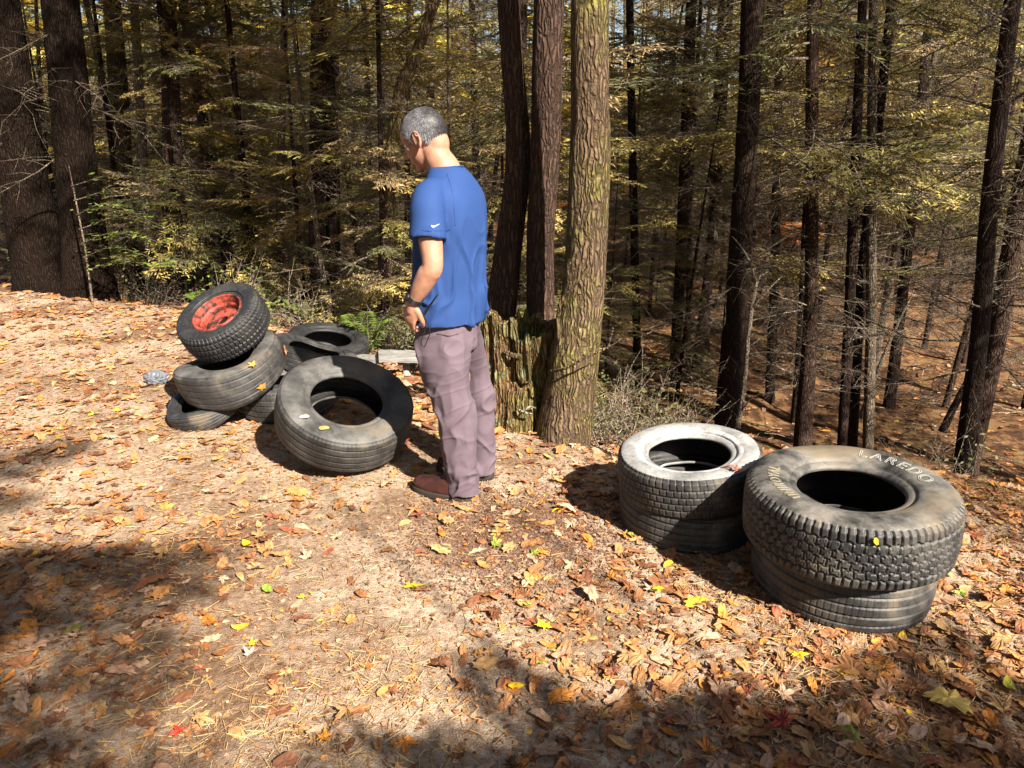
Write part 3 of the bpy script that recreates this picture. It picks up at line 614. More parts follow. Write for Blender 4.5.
scatter_leaves(9000, lambda u: 4.0 + 18 * u ** 1.3, lambda u, y: (u * 2 - 1) * (0.75 * y + 0.7), lambda x, y: ((y > np.interp(x, EX, EY) - 1) * 0.9), (0.035, 0.075), oval_outline()[::2])
# broken leaf bits
n = 46000; y = 1.3 + 7.5 * lr.random(n) ** 1.4; x = (lr.random(n) * 2 - 1) * (0.78 * y + .5); kp = lr.random(n) < np.clip(.75 * pad_density(x, y) + .25, 0, 1); x, y = x[kp], y[kp]; n = len(x)
a = lr.uniform(0, 6.283, n); s = lr.uniform(.003, .013, n); ql = lr.uniform(.5, 1.1, (n, 5)); ang = a[:, None] + np.arange(5)[None] * 1.2566
V = np.stack([x[:, None] + np.cos(ang) * ql * s[:, None], y[:, None] + np.sin(ang) * ql * s[:, None], (hgt(x, y) + .003)[:, None] + lr.uniform(0, .007, (n, 5))], -1).reshape(-1, 3)
acc.add(V, np.arange(5 * n).reshape(-1, 5), np.repeat(LC[lr.choice(len(LC), n, p=LP)] * lr.uniform(.6, 1.2, (n, 1)), 5, 0))
tag(obj('fallen_leaves', acc.build('fallen_leaves', [M['leaf']], False)), 'brown and orange fallen leaves covering the clearing and valley floor', 'leaf litter', kind='stuff')
# needles
n = 60000; y = 1.3 + 5.6 * lr.random(n) ** 1.3; x = (lr.random(n) * 2 - 1) * (0.78 * y + 0.5)
kp = lr.random(n) < np.clip(0.55 + 0.6 * fbm(np.stack([x, y], 1) * 2.2, 71, 3), 0.08, 1); x, y = x[kp], y[kp]; n = len(x)
a = lr.uniform(0, 6.283, n); L_ = lr.uniform(0.010, 0.034, n); wd = lr.uniform(0.0005, 0.0010, n); z = hgt(x, y) + 0.004 + lr.uniform(0, 0.008, n)
dx, dy = np.cos(a), np.sin(a); tz = lr.normal(0, .12, n) * L_
c1 = np.stack([x - dx * L_, y - dy * L_, z + np.abs(tz)], 1); c2 = np.stack([x + dx * L_, y + dy * L_, z + np.abs(tz) * .3], 1); nn = np.stack([-dy * wd, dx * wd, wd * 0.5], 1)
V = np.stack([c1 - nn, c2 - nn, c2 + nn, c1 + nn], 1).reshape(-1, 3); nc = np.array([(0.34, 0.19, 0.075), (0.42, 0.26, 0.11), (0.24, 0.12, 0.05), (0.48, 0.33, 0.16)])[lr.integers(0, 4, n)]
tag(obj('pine_needles', mesh_from('pine_needles', V, np.arange(4 * n).reshape(-1, 4), [M['needle']], False, np.repeat(nc, 4, 0))), 'tan dropped needles strewn over the sandy ground', 'needle litter', kind='stuff')
acc = Acc()
for k in range(620):
    if k < 90: y = lr.uniform(1.8, 5.5); x = lr.uniform(-.75, .75) * y; L = lr.uniform(.05, .22); r0 = lr.uniform(.0012, .003)
    else: y = lr.uniform(4.5, 22); x = lr.uniform(-.1, .75) * y if k % 3 else lr.uniform(-.7, .7) * y; L = lr.uniform(.3, 1.6); r0 = lr.uniform(.004, .014)
    if k >= 90 and y < np.interp(x, EX, EY) + .6: continue
    a = lr.uniform(0, 6.283); t = np.linspace(-1, 1, 7); px = x + np.cos(a) * t * L / 2 + .08 * L * lr.normal(0, 1, 7); py = y + np.sin(a) * t * L / 2 + .08 * L * lr.normal(0, 1, 7); pz = hgt(px, py) + r0 * .7 + (np.abs(lr.normal(0, .12)) * L * (t + 1) if k >= 90 else 0)
    add_tube(acc, np.stack([px, py, pz], 1), r0 * np.linspace(1, .35, 7), 5, False)
tag(obj('fallen_twigs', acc.build('fallen_twigs', [M['twig']])), 'dead sticks and twigs strewn over the valley floor and clearing', 'twigs', kind='stuff')
# crumbs of bark, cones and stones
n = 26000; y = 1.3 + 5.0 * lr.random(n) ** 1.3; x = (lr.random(n) * 2 - 1) * (0.78 * y + 0.5)
mound = np.exp(-(((x - 0.08) / 0.42) ** 2 + ((y - 2.85) / 0.4) ** 2)); kp = lr.random(n) < np.clip(0.35 + 0.5 * fbm(np.stack([x, y], 1) * 3, 81, 3), 0.08, 1); x, y = x[kp], y[kp]
xm = lr.normal(0.02, 0.27, 15000); ym = lr.normal(2.80, 0.24, 15000); nb = len(x); x = np.concatenate([x, xm]); y = np.concatenate([y, ym]); n = len(x)
s = lr.uniform(0.0015, 0.0055, n) * np.where(np.arange(n) >= nb, 1.5, 1); base = np.array([(1, 0, 0), (-.5, .87, 0), (-.5, -.87, 0), (0, 0, .8)]); Vv = base[None] * s[:, None, None] * lr.uniform(.5, 1.5, (n, 4, 3)); a = lr.uniform(0, 6.283, n)
Vx = Vv[..., 0] * np.cos(a)[:, None] - Vv[..., 1] * np.sin(a)[:, None]; Vy = Vv[..., 0] * np.sin(a)[:, None] + Vv[..., 1] * np.cos(a)[:, None]
V = np.stack([Vx + x[:, None], Vy + y[:, None], Vv[..., 2] + (hgt(x, y) - 0.0005)[:, None]], -1).reshape(-1, 3); k = (np.arange(n) * 4)[:, None, None]
Fc = (np.array([[0, 1, 3], [1, 2, 3], [2, 0, 3]])[None] + k).reshape(-1, 3); cc = np.array([(0.06, 0.035, 0.022), (0.14, 0.08, 0.05), (0.32, 0.24, 0.17), (0.09, 0.05, 0.03)])[lr.integers(0, 4, n)]; cc[nb:] = np.array([(0.07, 0.038, 0.024), (0.12, 0.06, 0.035)])[lr.integers(0, 2, n - nb)]
tag(obj('forest_crumbs', mesh_from('forest_crumbs', V, Fc, [M['grit']], False, np.repeat(cc, 4, 0))), 'dark crumbs of bark and grit scattered on the ground', 'debris', kind='stuff')

# ------------------------------------------------------------------ tyres
def tyre(label, c, axis, Ro, W, rb, tread, m, nseg=600, group='worn tyres dumped at the edge of the clearing', squash=None, side2=None, rim=False, seed=1, name='tyre', spin=0.0, cat='tyre', extra=None):
    """a thick open rubber shell turned round its axis, with tread cut into it; origin at its centre"""
    h = Ro - rb
    prof = [(rb - .004, -.30), (rb - .007, -.345), (rb + .000, -.385), (rb + .012, -.405), (rb + .022, -.41), (rb + .2 * h, -.455), (rb + .4 * h, -.492), (rb + .55 * h, -.50), (rb + .72 * h, -.487), (rb + .86 * h, -.455), (Ro - .016, -.425), (Ro - .007, -.395)]
    prof = [(r_, y * W) for r_, y in prof]
    sid = spline(np.array(prof), 4); ntd = int(W * .79 / .0032)
    yt = np.linspace(-.39, .39, ntd) * W; crown = Ro - .007 + .007 * (1 - (yt / (.395 * W)) ** 2)
    outer = np.concatenate([sid[:-1], np.stack([crown, yt], 1), (sid * [1, -1])[::-1][1:]])
    inn = np.array([(rb - .004, .30), (rb + .012, .345), (rb + .3 * h, .44), (rb + .6 * h, .455), (Ro - .045, .41), (Ro - .026, .33), (Ro - .021, 0)]) * [1, W]
    inn = np.concatenate([inn, (inn[:-1] * [1, -1])[::-1]]); inn = spline(inn, 3)[1:-1]
    pr = np.concatenate([outer, inn]); K = len(pr); no = len(outer)
    th = np.arange(nseg) / nseg * 2 * np.pi; Rr = np.repeat(pr[None, :, 0], nseg, 0); Yy = np.repeat(pr[None, :, 1], nseg, 0); TH = np.repeat(th[:, None], K, 1)
    # tread: depth cut inwards by a pattern on arc length a and width y
    a = TH * Ro; y = Yy / W; depth = np.zeros_like(a); isr = (np.arange(K) < no)[None] & (Rr > Ro - .030)
    def groove(d, w): return np.clip((w - np.abs(d)) / (w * .45), 0, 1)
    tri = lambda q: 2 * np.abs(q - np.floor(q + .5)); cnt = lambda pitch: 2 * np.pi * Ro / max(1, round(2 * np.pi * Ro / pitch))
    if tread == 'blocks':
        p = cnt(.036)
        for y0, s in ((-.13, 1), (.13, -1), (-.0, 1)):
            zz = y0 + .018 * np.sign(np.sin(2 * np.pi * (a / p + .25 * s))) * np.clip(np.abs(np.sin(2 * np.pi * a / p)) * 3, 0, 1); depth = np.maximum(depth, groove((y - zz) * W, .0035) * .9)
        for s in (1, -1):
            zz = s * .265 + .02 * (tri(a / p + .3) - .5) * 2; depth = np.maximum(depth, groove((y - zz) * W, .0042))
        for lo_, hi_, ph, sl in ((-.27, -.13, .1, .35), (-.13, 0, .55, -.35), (0, .13, .05, .35), (.13, .27, .6, -.35)):
            q = a / p + ph + sl * (y - lo_) / .13 * .3; mk = (y > lo_) & (y < hi_); depth = np.maximum(depth, mk * groove((q - np.round(q)) * p, .0034) * .85)
            q2 = q * 2 + .5; depth = np.maximum(depth, mk * groove((q2 - np.round(q2)) * p / 2, .0011) * .35)
        ps = cnt(.0275)
        for s in (1, -1):
            q = a / ps + .2 + s * y * .5; mk = (s * y > .28); depth = np.maximum(depth, mk * groove((q - np.round(q)) * ps, .0045 + .0035 * np.clip(s * y - .36, 0, 1) * 8) * (1.05))
        D = .0125
    elif tread == 'slots':
        p = cnt(.030)
        for y0 in (-.24, -.08, .08, .24): depth = np.maximum(depth, groove((y - y0 - .008 * (tri(a / p) - .5)) * W, .0030))
        for j, (lo_, hi_) in enumerate(((-.5, -.24), (-.24, -.08), (-.08, .08), (.08, .24), (.24, .5))):
            q = a / p + j * .5 + (.6 * y); mk = (y > lo_) & (y < hi_); depth = np.maximum(depth, mk * groove((q - np.round(q)) * p, .0028) * .9)
        D = .008
    elif tread == 'ribs':
        p = cnt(.022)
        for y0 in (-.27, -.095, .095, .27): depth = np.maximum(depth, groove((y - y0 - .006 * (tri(a / p) - .5)) * W, .0036))
        for s in (1, -1):
            q = a / p + s * .7 * y; mk = s * y > .30; depth = np.maximum(depth, mk * groove((q - np.round(q)) * p, .0016) * .5)
        q = a / p * 1.0; mk = np.abs(y) < .27; depth = np.maximum(depth, mk * groove((q - np.round(q) + .1 * y) * p, .0011) * .35); D = .0095
    elif tread == 'turf':
        p = cnt(.027)
        for j, (lo_, hi_) in enumerate(((-.5, -.30), (-.30, -.10), (-.10, .10), (.10, .30), (.30, .5))):
            q = a / p + j * .5 + np.abs(y) * 1.3; mk = (y > lo_) & (y < hi_); depth = np.maximum(depth, mk * groove((q - np.round(q)) * p, .0048))
        for y0 in (-.30, -.10, .10, .30): depth = np.maximum(depth, groove((y - y0) * W, .0038))
        D = .012
    else:
        for y0 in (-.26, -.09, .09, .26): depth = np.maximum(depth, groove((y - y0) * W, .0030))
        D = .0045
    fade = np.clip((Rr - (Ro - .028)) / .012, 0, 1); wear = .75 + .25 * vnoise(np.stack([np.cos(TH.ravel()) * 3, np.sin(TH.ravel()) * 3], 1), seed).reshape(TH.shape)
    Rr = Rr - np.where(isr, depth * D * fade * wear, 0)
    # sidewall moulding rings
    sm = (np.arange(K) < no)[None] & (Rr < Ro - .03) & (Rr > rb + .02)
    rr_ = (Rr - rb) / h; ringd = .0016 * np.exp(-((rr_ - .22) / .018) ** 2) + .0013 * np.exp(-((rr_ - .80) / .012) ** 2) + .0010 * np.exp(-((rr_ - .30) / .01) ** 2)
    Yy = Yy + np.where(sm, np.sign(Yy) * ringd, 0)
    Xx = Rr * np.cos(TH); Xy = Rr * np.sin(TH)
    nz = fbm(np.stack([np.cos(TH.ravel()) * 2.2, np.sin(TH.ravel()) * 2.2, Yy.ravel() * 6], 1), seed + 5, 2).reshape(TH.shape) * .0022
    V = np.stack([Xx * (1 + nz / Ro), Xy * (1 + nz / Ro), Yy + nz], -1).reshape(-1, 3)
    if squash is not None: V = squash(V)
    i = np.arange(nseg)[:, None] * K; i2 = ((np.arange(nseg) + 1) % nseg)[:, None] * K; j = np.arange(K)[None]; j2 = (j + 1) % K
    F = np.stack([i + j, i2 + j, i2 + j2, i + j2], -1).reshape(-1, 4)
    fm = np.zeros((nseg, K), int); fm[:, no:] = 1; mats = [m, M['liner'], M['tread_mud'] if m is M['rubber_mud'] else (m if m is M['rubber_black'] else M['tread'])]; fm[:, (np.arange(K) < no) & (pr[:, 0] > Ro - .020)] = 2
    if side2 is not None:
        mats.append(M['whitewall']); pr_ = (pr[:, 0] - rb) / h; fm[:, (pr_ > side2[0]) & (pr_ < side2[1]) & (pr[:, 1] > 0) & (np.arange(K) < no)] = 3
    root = empty(name, tuple(c), label, cat, group)
    az_ = Vector(axis).normalized(); ax_ = (Vector((1, 0, 0)) - az_ * az_.x).normalized(); q = Matrix((ax_, az_.cross(ax_), az_)).transposed().to_quaternion(); root.rotation_mode = 'QUATERNION'; root.rotation_quaternion = q @ Matrix.Rotation(spin, 3, 'Z').to_quaternion()
    obj('tread_and_sidewall', mesh_from('tyre_casing', V, F, mats, True, None, fm.ravel()), root)
    root['_prof'] = 0; del root['_prof']
    return root, outer

def side_z(outer, r):
    up = outer[outer[:, 1] > 0]; up = up[up[:, 0] < outer[:, 0].max() - .012]; o = np.argsort(up[:, 0]); return np.interp(r, up[o, 0], up[o, 1])
def lettering(text, root, outer, size, rbase, a_start, a_end, m, outline=True, raised=.0018):
    cu = bpy.data.curves.new('letters', 'FONT'); cu.body = text; cu.size = 1.0; cu.space_character = 1.25; cu.resolution_u = 6
    if outline: cu.fill_mode = 'NONE'; cu.bevel_depth = 0.017; cu.bevel_resolution = 1
    else: cu.extrude = 0.01; cu.offset = 0.02
    to = bpy.data.objects.new('tmp_letters', cu); COL.objects.link(to); bpy.context.view_layer.update()
    me = bpy.data.meshes.new_from_object(to.evaluated_get(bpy.context.evaluated_depsgraph_get())); bpy.data.objects.remove(to); bpy.data.curves.remove(cu)
    n = len(me.vertices); co = np.zeros(n * 3, np.float32); me.vertices.foreach_get('co', co); co = co.reshape(-1, 3).astype(float)
    xmin, xmax = co[:, 0].min(), co[:, 0].max(); hy = co[:, 1].max()
    an = a_start + (co[:, 0] - xmin) / (xmax - xmin) * (a_end - a_start); r_ = rbase + co[:, 1] / hy * size
    z = side_z(outer, r_) + raised + co[:, 2] * size * .9
    me.vertices.foreach_set('co', np.stack([r_ * np.cos(an), r_ * np.sin(an), z], 1).astype(np.float32).ravel()); me.materials.clear(); me.materials.append(m); me.update()
    return obj('raised_lettering', me, root)
M['letter'] = mat('white_lettering', (0.42, 0.40, 0.36), 0.6)
M['letter_dirty'] = mat('dirty_lettering', (0.34, 0.29, 0.19), 0.8)
RG = 'right hand tyre stacks'
# right-hand pair of stacks
t, prf = tyre('large all-terrain tyre with outlined white letters, topmost on the nearer right stack', (1.213, 2.405, .338), (-.036, -.012, 1), .362, .243, .186, 'blocks', M['rubber_mud'], 840, seed=3)
lettering('LAREDO', t, prf, .045, .240, math.radians(60), math.radians(-7), M['letter'])
lettering('UNIROYAL', t, prf, .038, .243, math.radians(207), math.radians(150), M['letter_dirty'])
tyre('ribbed tyre lying flat on the leaves under the large lettered tyre', (1.235, 2.44, .103), (.02, -.02, 1), .318, .205, .180, 'ribs', M['rubber_mud'], 640, seed=4)
tyre('whitewall tyre lying on top of the farther right stack', (.765, 2.925, .272), (-.10, -.035, 1), .308, .185, .178, 'slots', M['rubber_pale'], 640, side2=(.15, .36), seed=5)
tyre('plain ribbed tyre underneath the whitewall tyre', (.775, 2.93, .092), (.015, -.03, 1), .300, .180, .180, 'ribs', M['rubber'], 560, seed=6)
# the leaning bare tyre near the man
tyre('bare black tyre leaning by itself between the man and the pile', (-.870, 3.62, .275), (.31, -.40, 1), .350, .225, .190, 'ribs', M['rubber_grey'], 720, seed=7)
# pile
red, _ = tyre('knobbly tyre mounted on a rusty red rim, tilted on top of the pile', (-1.716, 4.307, .590), (-.284, -.586, 1), .2625, .200, .150, 'turf', M['rubber_black'], 640, seed=8, name='wheel', cat='wheel')
def sagged(V):
    V = V.copy(); V[:, 2] *= 1 - .10 * np.cos(np.arctan2(V[:, 1], V[:, 0]) * 2); V[:, 2] += .03 * np.sin(np.arctan2(V[:, 1], V[:, 0]) * 2 + .6); return V
tyre('smooth weathered grey tyre in the middle of the pile, holding the red-rimmed wheel', (-1.69, 4.29, .295), (-.28, -.12, 1), .325, .215, .175, 'worn', M['rubber_grey'], 560, squash=sagged, seed=9)
def crushed(V):
    V = V.copy(); a = np.arctan2(V[:, 1], V[:, 0]); V[:, 2] *= .74 + .16 * np.sin(a * 3); V[:, 0] *= 1.04; return V
tyre('small crushed tyre at the lower left of the pile', (-1.845, 4.17, .10), (-.20, -.30, 1), .205, .16, .12, 'worn', M['rubber'], 480, squash=crushed, seed=10)
tyre('grey ribbed tyre lying flat at the lower right of the pile', (-1.42, 4.42, .105), (.0, -.03, 1), .300, .200, .175, 'ribs', M['rubber_grey'], 560, seed=11)
tyre('dark tyre slumped at the back right of the pile, holding an orange leaf', (-1.36, 4.86, .215), (.30, .12, 1), .290, .200, .17, 'worn', M['rubber'], 480, squash=crushed, seed=12)
tyre('black tyre half in shade, farthest back in the pile', (-1.40, 5.42, .125), (.16, -.10, 1), .310, .215, .18, 'ribs', M['rubber_black'], 480, seed=13)
# the red rim: dish, well, centre hole, bolt holes, all one turned sheet plus lip ring
rimr = np.array([(.155, .078), (.150, .086), (.143, .084), (.139, .070), (.131, .055), (.128, .040), (.118, .028), (.116, .005), (.112, .000), (.098, .012), (.082, .020), (.060, .018), (.043, .014), (.034, .016), (.0335, .004), (.0335, -.006)])
rp = spline(rimr, 4); nr = 96; K = len(rp); th = np.arange(nr) / nr * 2 * np.pi
V = np.stack([rp[None, :, 0] * np.cos(th)[:, None], rp[None, :, 0] * np.sin(th)[:, None], np.repeat(rp[None, :, 1], nr, 0)], -1).reshape(-1, 3)
ii = np.arange(nr)[:, None] * K; i2 = ((np.arange(nr) + 1) % nr)[:, None] * K; jj = np.arange(K - 1)[None]
F = np.stack([ii + jj, i2 + jj, i2 + jj + 1, ii + jj + 1], -1).reshape(-1, 4)
rim = obj('rim', mesh_from('rim', V, F, [M['red_rim']]), red)
Vh, Fh, Th = tube([(0, 0, -.03), (0, 0, -.004)], [.034, .034], 32); acc = Acc(); acc.add(Vh, Fh); acc.f.setdefault(3, []).append(Th)
obj('hub_opening', acc.build('hub_opening', [M['black']]), rim)
for k in range(5):
    a = k * 2 * math.pi / 5 + .3; acc = Acc(); add_tube(acc, [(.068 * math.cos(a), .068 * math.sin(a), .006), (.068 * math.cos(a), .068 * math.sin(a), .0205)], [.008, .008], 12); obj('bolt_hole', acc.build('bolt_hole', [M['black']]), rim)

# ------------------------------------------------------------------ mossy hollow stump behind the man
def stump():
    cx, cy = .06, 4.20; n = 460; nz = 170; zt = np.linspace(0, 1, nz); th = np.arange(n) / n * 2 * np.pi; T, Zq = np.meshgrid(th, zt)
    q = lambda s, z, sd: vnoise(np.stack([np.cos(T.ravel()) * s, np.sin(T.ravel()) * s, Zq.ravel() * z], 1), sd).reshape(T.shape)
    top = .62 + .11 * vnoise(np.stack([np.cos(th) * 2.4, np.sin(th) * 2.4], 1), 4) + .045 * vnoise(np.stack([np.cos(th) * 9, np.sin(th) * 9], 1), 6)
    z = -.25 + Zq * (top[None] + .25)
    r = .205 + .055 * np.exp(-(z + .05).clip(0) / .10) + .018 * np.cos(5 * T + 1) + .022 * q(1.5, 2, 1) + .017 * (1 - 2 * np.abs(q(5, 1.3, 2))) + .010 * q(13, 3, 3) + .004 * q(30, 9, 12) - .010 * np.abs(q(21, 2.2, 15)) + .003 * q(50, 40, 17)
    for ta, za, wa, ha, dp in ((-1.95, .40, .16, .13, .10), (-1.2, .42, .13, .15, .11), (-1.05, .26, .07, .11, .07), (-2.5, .42, .10, .10, .06), (-1.55, .30, .3, .022, .05)):
        d = np.arctan2(np.sin(T - ta), np.cos(T - ta)); r = r - dp * np.exp(-(d / wa) ** 4 - ((z - za - .03 * q(4, 3, 9)) / ha) ** 4)
    V = np.stack([cx + r * np.cos(T) * 1.08, cy + r * np.sin(T) * .8, z + H(cx, cy - .2)], -1).reshape(-1, 3)
    i = np.arange(nz - 1)[:, None] * n; j = np.arange(n)[None]; k = (j + 1) % n; F = np.stack([i + j, i + k, i + n + k, i + n + j], -1).reshape(-1, 4)
    m0 = len(V); ring = V[-n:]; inner = ring * [1, 1, 1] + np.stack([(cx - ring[:, 0]) * .22, (cy - ring[:, 1]) * .22, np.full(n, -.012)], 1); deep = inner * [1, 1, 1] + np.stack([(cx - inner[:, 0]) * .1, (cy - inner[:, 1]) * .1, np.full(n, -.35)], 1)
    V = np.concatenate([V, inner, deep, [[cx, cy, V[-n:, 2].min() - .40]]]); e = m0 - n; jj = np.arange(n); kk = (jj + 1) % n
    F = np.concatenate([F, np.stack([e + jj, e + kk, m0 + kk, m0 + jj], 1), np.stack([m0 + jj, m0 + kk, m0 + n + kk, m0 + n + jj], 1)])
    tri = np.stack([m0 + n + jj, m0 + n + kk, np.full(n, m0 + 2 * n)], 1)
    root = empty('tree_stump', (0, 0, 0), 'hollow rotten stump with green moss and lichen behind the man', 'tree stump')
    obj('stump_shell', mesh_from('stump_shell', V, [F, tri], [M['stump']]), root)
    acc = Acc(); add_tube(acc, spline([at_y(504, 352, 4.06), at_y(516, 356, 4.03), at_y(530, 354, 4.06)], 5), [.012, .014, .015, .016, .016, .016, .016, .015, .012, .01, .008], 8); obj('broken_root', acc.build('broken_root', [M['bark_moss']]), root)
    acc = Acc(); add_tube(acc, spline([at_y(517, 409, 4.02), at_y(524, 412, 3.98), at_y(532, 414, 3.97)], 4), [.007] * 9, 6)
    add_tube(acc, spline([at_y(524, 412, 3.98), at_y(529, 407, 3.98), at_y(536, 408, 4.0)], 4), [.005] * 9, 6); obj('twig', acc.build('twig', [M['twig']]), root)
stump()
def pix_twig(name, label, cat, paths, m='twig', group=None):
    """a branching stick: paths of (u, v, distance, radius)"""
    acc = Acc()
    for p in paths:
        P = np.array([at_y(u, v, y) for u, v, y, r_ in p]); rr = np.array([r_ for *_, r_ in p]); s = spline(np.concatenate([P, rr[:, None]], 1), 6)
        s[:, :3] += .004 * np.stack([vnoise(s[:, :3] * 30, k) for k in range(3)], 1); add_tube(acc, s[:, :3], np.maximum(s[:, 3], .001), 7)
    o = obj(name, acc.build(name, [M[m]])); return tag(o, label, cat, group)
pix_twig('dead_branch', 'bare mossy snag sticking up between the sunlit trunk and its reddish neighbour', 'branch', [[(560, 352, 3.8, .011), (558, 320, 3.78, .012), (562, 300, 3.76, .010), (574, 287, 3.72, .007), (590, 262, 3.68, .003)], [(572, 290, 3.73, .006), (568, 270, 3.7, .004), (572, 258, 3.7, .002)]], 'bark_moss')
pix_twig('dead_branch', 'thin bare branch slanting right across the foot of the sunlit trunk', 'branch', [[(548, 372, 3.9, .010), (566, 368, 3.78, .008), (585, 358, 3.72, .006), (610, 346, 3.7, .004), (622, 338, 3.7, .002)]], 'bark_moss')
pix_twig('dead_sapling', 'pale dead sapling with crooked arms in front of the tall near-black trunk', 'dead sapling',
         [[(738, 428, 7.6, .030), (744, 385, 7.6, .026), (749, 330, 7.6, .023), (757, 282, 7.6, .018), (768, 272, 7.55, .009)], [(752, 308, 7.6, .015), (768, 290, 7.5, .011), (780, 278, 7.45, .006)], [(756, 282, 7.6, .014), (752, 262, 7.5, .011), (764, 252, 7.4, .009), (785, 238, 7.3, .006), (800, 232, 7.2, .003)],
          [(755, 270, 7.5, .010), (742, 248, 7.5, .007), (732, 236, 7.4, .003)], [(747, 355, 7.6, .010), (765, 352, 7.5, .007), (790, 354, 7.4, .003)], [(746, 340, 7.6, .008), (762, 326, 7.5, .005), (775, 305, 7.5, .002)], [(739, 415, 7.6, .010), (752, 398, 7.5, .007), (770, 392, 7.4, .003)], [(757, 240, 7.4, .006), (770, 222, 7.3, .004), (776, 205, 7.3, .002)]])
pix_twig('leaning_pole', 'thin dead pole leaning among the valley trunks right of the trio', 'dead pole', [[(860, 418, 10.4, .03), (878, 370, 10.4, .028), (895, 330, 10.4, .02), (914, 290, 10.4, .01)]], 'twig_dark')
pix_twig('fallen_log', 'short broken trunk leaning low in front of the right hand valley trunks', 'log', [[(942, 432, 8.8, .05), (955, 405, 8.9, .045), (972, 372, 9.1, .035), (988, 335, 9.3, .02)]], 'bark_dark')
# ------------------------------------------------------------------ weathered boards, litter, brush, ferns, leaves
def board(p0, p1, hgt_, th_, m, name, parent=None, warp=.006, seed=1):
    p0, p1 = np.array(p0, float), np.array(p1, float); L = np.linalg.norm(p1 - p0); d = (p1 - p0) / L; nrm = np.cross(d, [0, 0, 1.0]); nrm /= np.linalg.norm(nrm); n = 24
    t = np.linspace(0, 1, n); c = p0 + t[:, None] * (p1 - p0) + warp * np.sin(t * 5 + seed)[:, None] * nrm + warp * vnoise(t[:, None] * 4, seed)[:, None] * np.array([0, 0, 1.])
    hh = hgt_ / 2 * (1 + .06 * vnoise(t[:, None] * 9, seed + 1)); u_ = np.array([0, 0, 1.])
    o = np.stack([c + nrm * th_ / 2 - u_ * hh[:, None], c + nrm * th_ / 2 + u_ * hh[:, None], c - nrm * th_ / 2 + u_ * hh[:, None], c - nrm * th_ / 2 - u_ * hh[:, None]], 1); V = o.reshape(-1, 3)
    i = np.arange(n - 1)[:, None] * 4; j = np.arange(4)[None]; k = (j + 1) % 4; F = np.stack([i + j, i + k, i + 4 + k, i + 4 + j], -1).reshape(-1, 4); F = np.concatenate([F, [[3, 2, 1, 0], [4 * n - 4, 4 * n - 3, 4 * n - 2, 4 * n - 1]]])
    return obj(name, mesh_from(name, V, F, [m], False), parent)
rail = empty('low_rail', (0, 0, 0), 'low weathered grey board rail behind the leaning tyre and the legs of the man', 'rail')
yb = 5.05
board(at_y(338, 361, yb + .1), at_y(384, 358, yb), .062, .03, M['plank'], 'board', rail, seed=2)
board(at_y(379, 357, yb - .035), at_y(432, 356, yb - .05), .085, .03, M['plank'], 'board', rail, seed=5)
for u in (352, 406):
    p = at_y(u, 362, yb + .04); acc = Acc(); add_tube(acc, [(p[0], p[1], H(p[0], p[1]) - .2), (p[0], p[1], p[2] + .0)], [.028, .026], 10); obj('post', acc.build('post', [M['plank']]), rail)
def crumple(name, label, cat, c, size, m, seed, flat=.45):
    me = bpy.data.meshes.new(name); import bmesh; bm = bmesh.new(); bmesh.ops.create_icosphere(bm, subdivisions=4, radius=1); bm.to_mesh(me); bm.free()
    n = len(me.vertices); co = np.zeros(3 * n, np.float32); me.vertices.foreach_get('co', co); co = co.reshape(-1, 3)
    co = co * (1 + .30 * np.abs(vnoise(co * 2.6, seed)) + .12 * vnoise(co * 6, seed + 1))[:, None] * np.array(size) * [1, 1, flat]
    me.vertices.foreach_set('co', co.astype(np.float32).ravel()); me.materials.append(m); me.update(); return tag(obj(name, me, None, c), label, cat)
p = at_z(157, 384); crumple('plastic_scrap', 'crumpled pale plastic scrap on the leaves left of the tyre pile', 'litter', (p[0], p[1], .045), (.075, .05, .085), M['plastic'], 5, .6)
p = at_z(402, 446); crumple('snack_wrapper', 'small white and green wrapper between the leaning tyre and the boot of the man', 'litter', (p[0], p[1], .02), (.045, .03, .03), M['plastic'], 8)

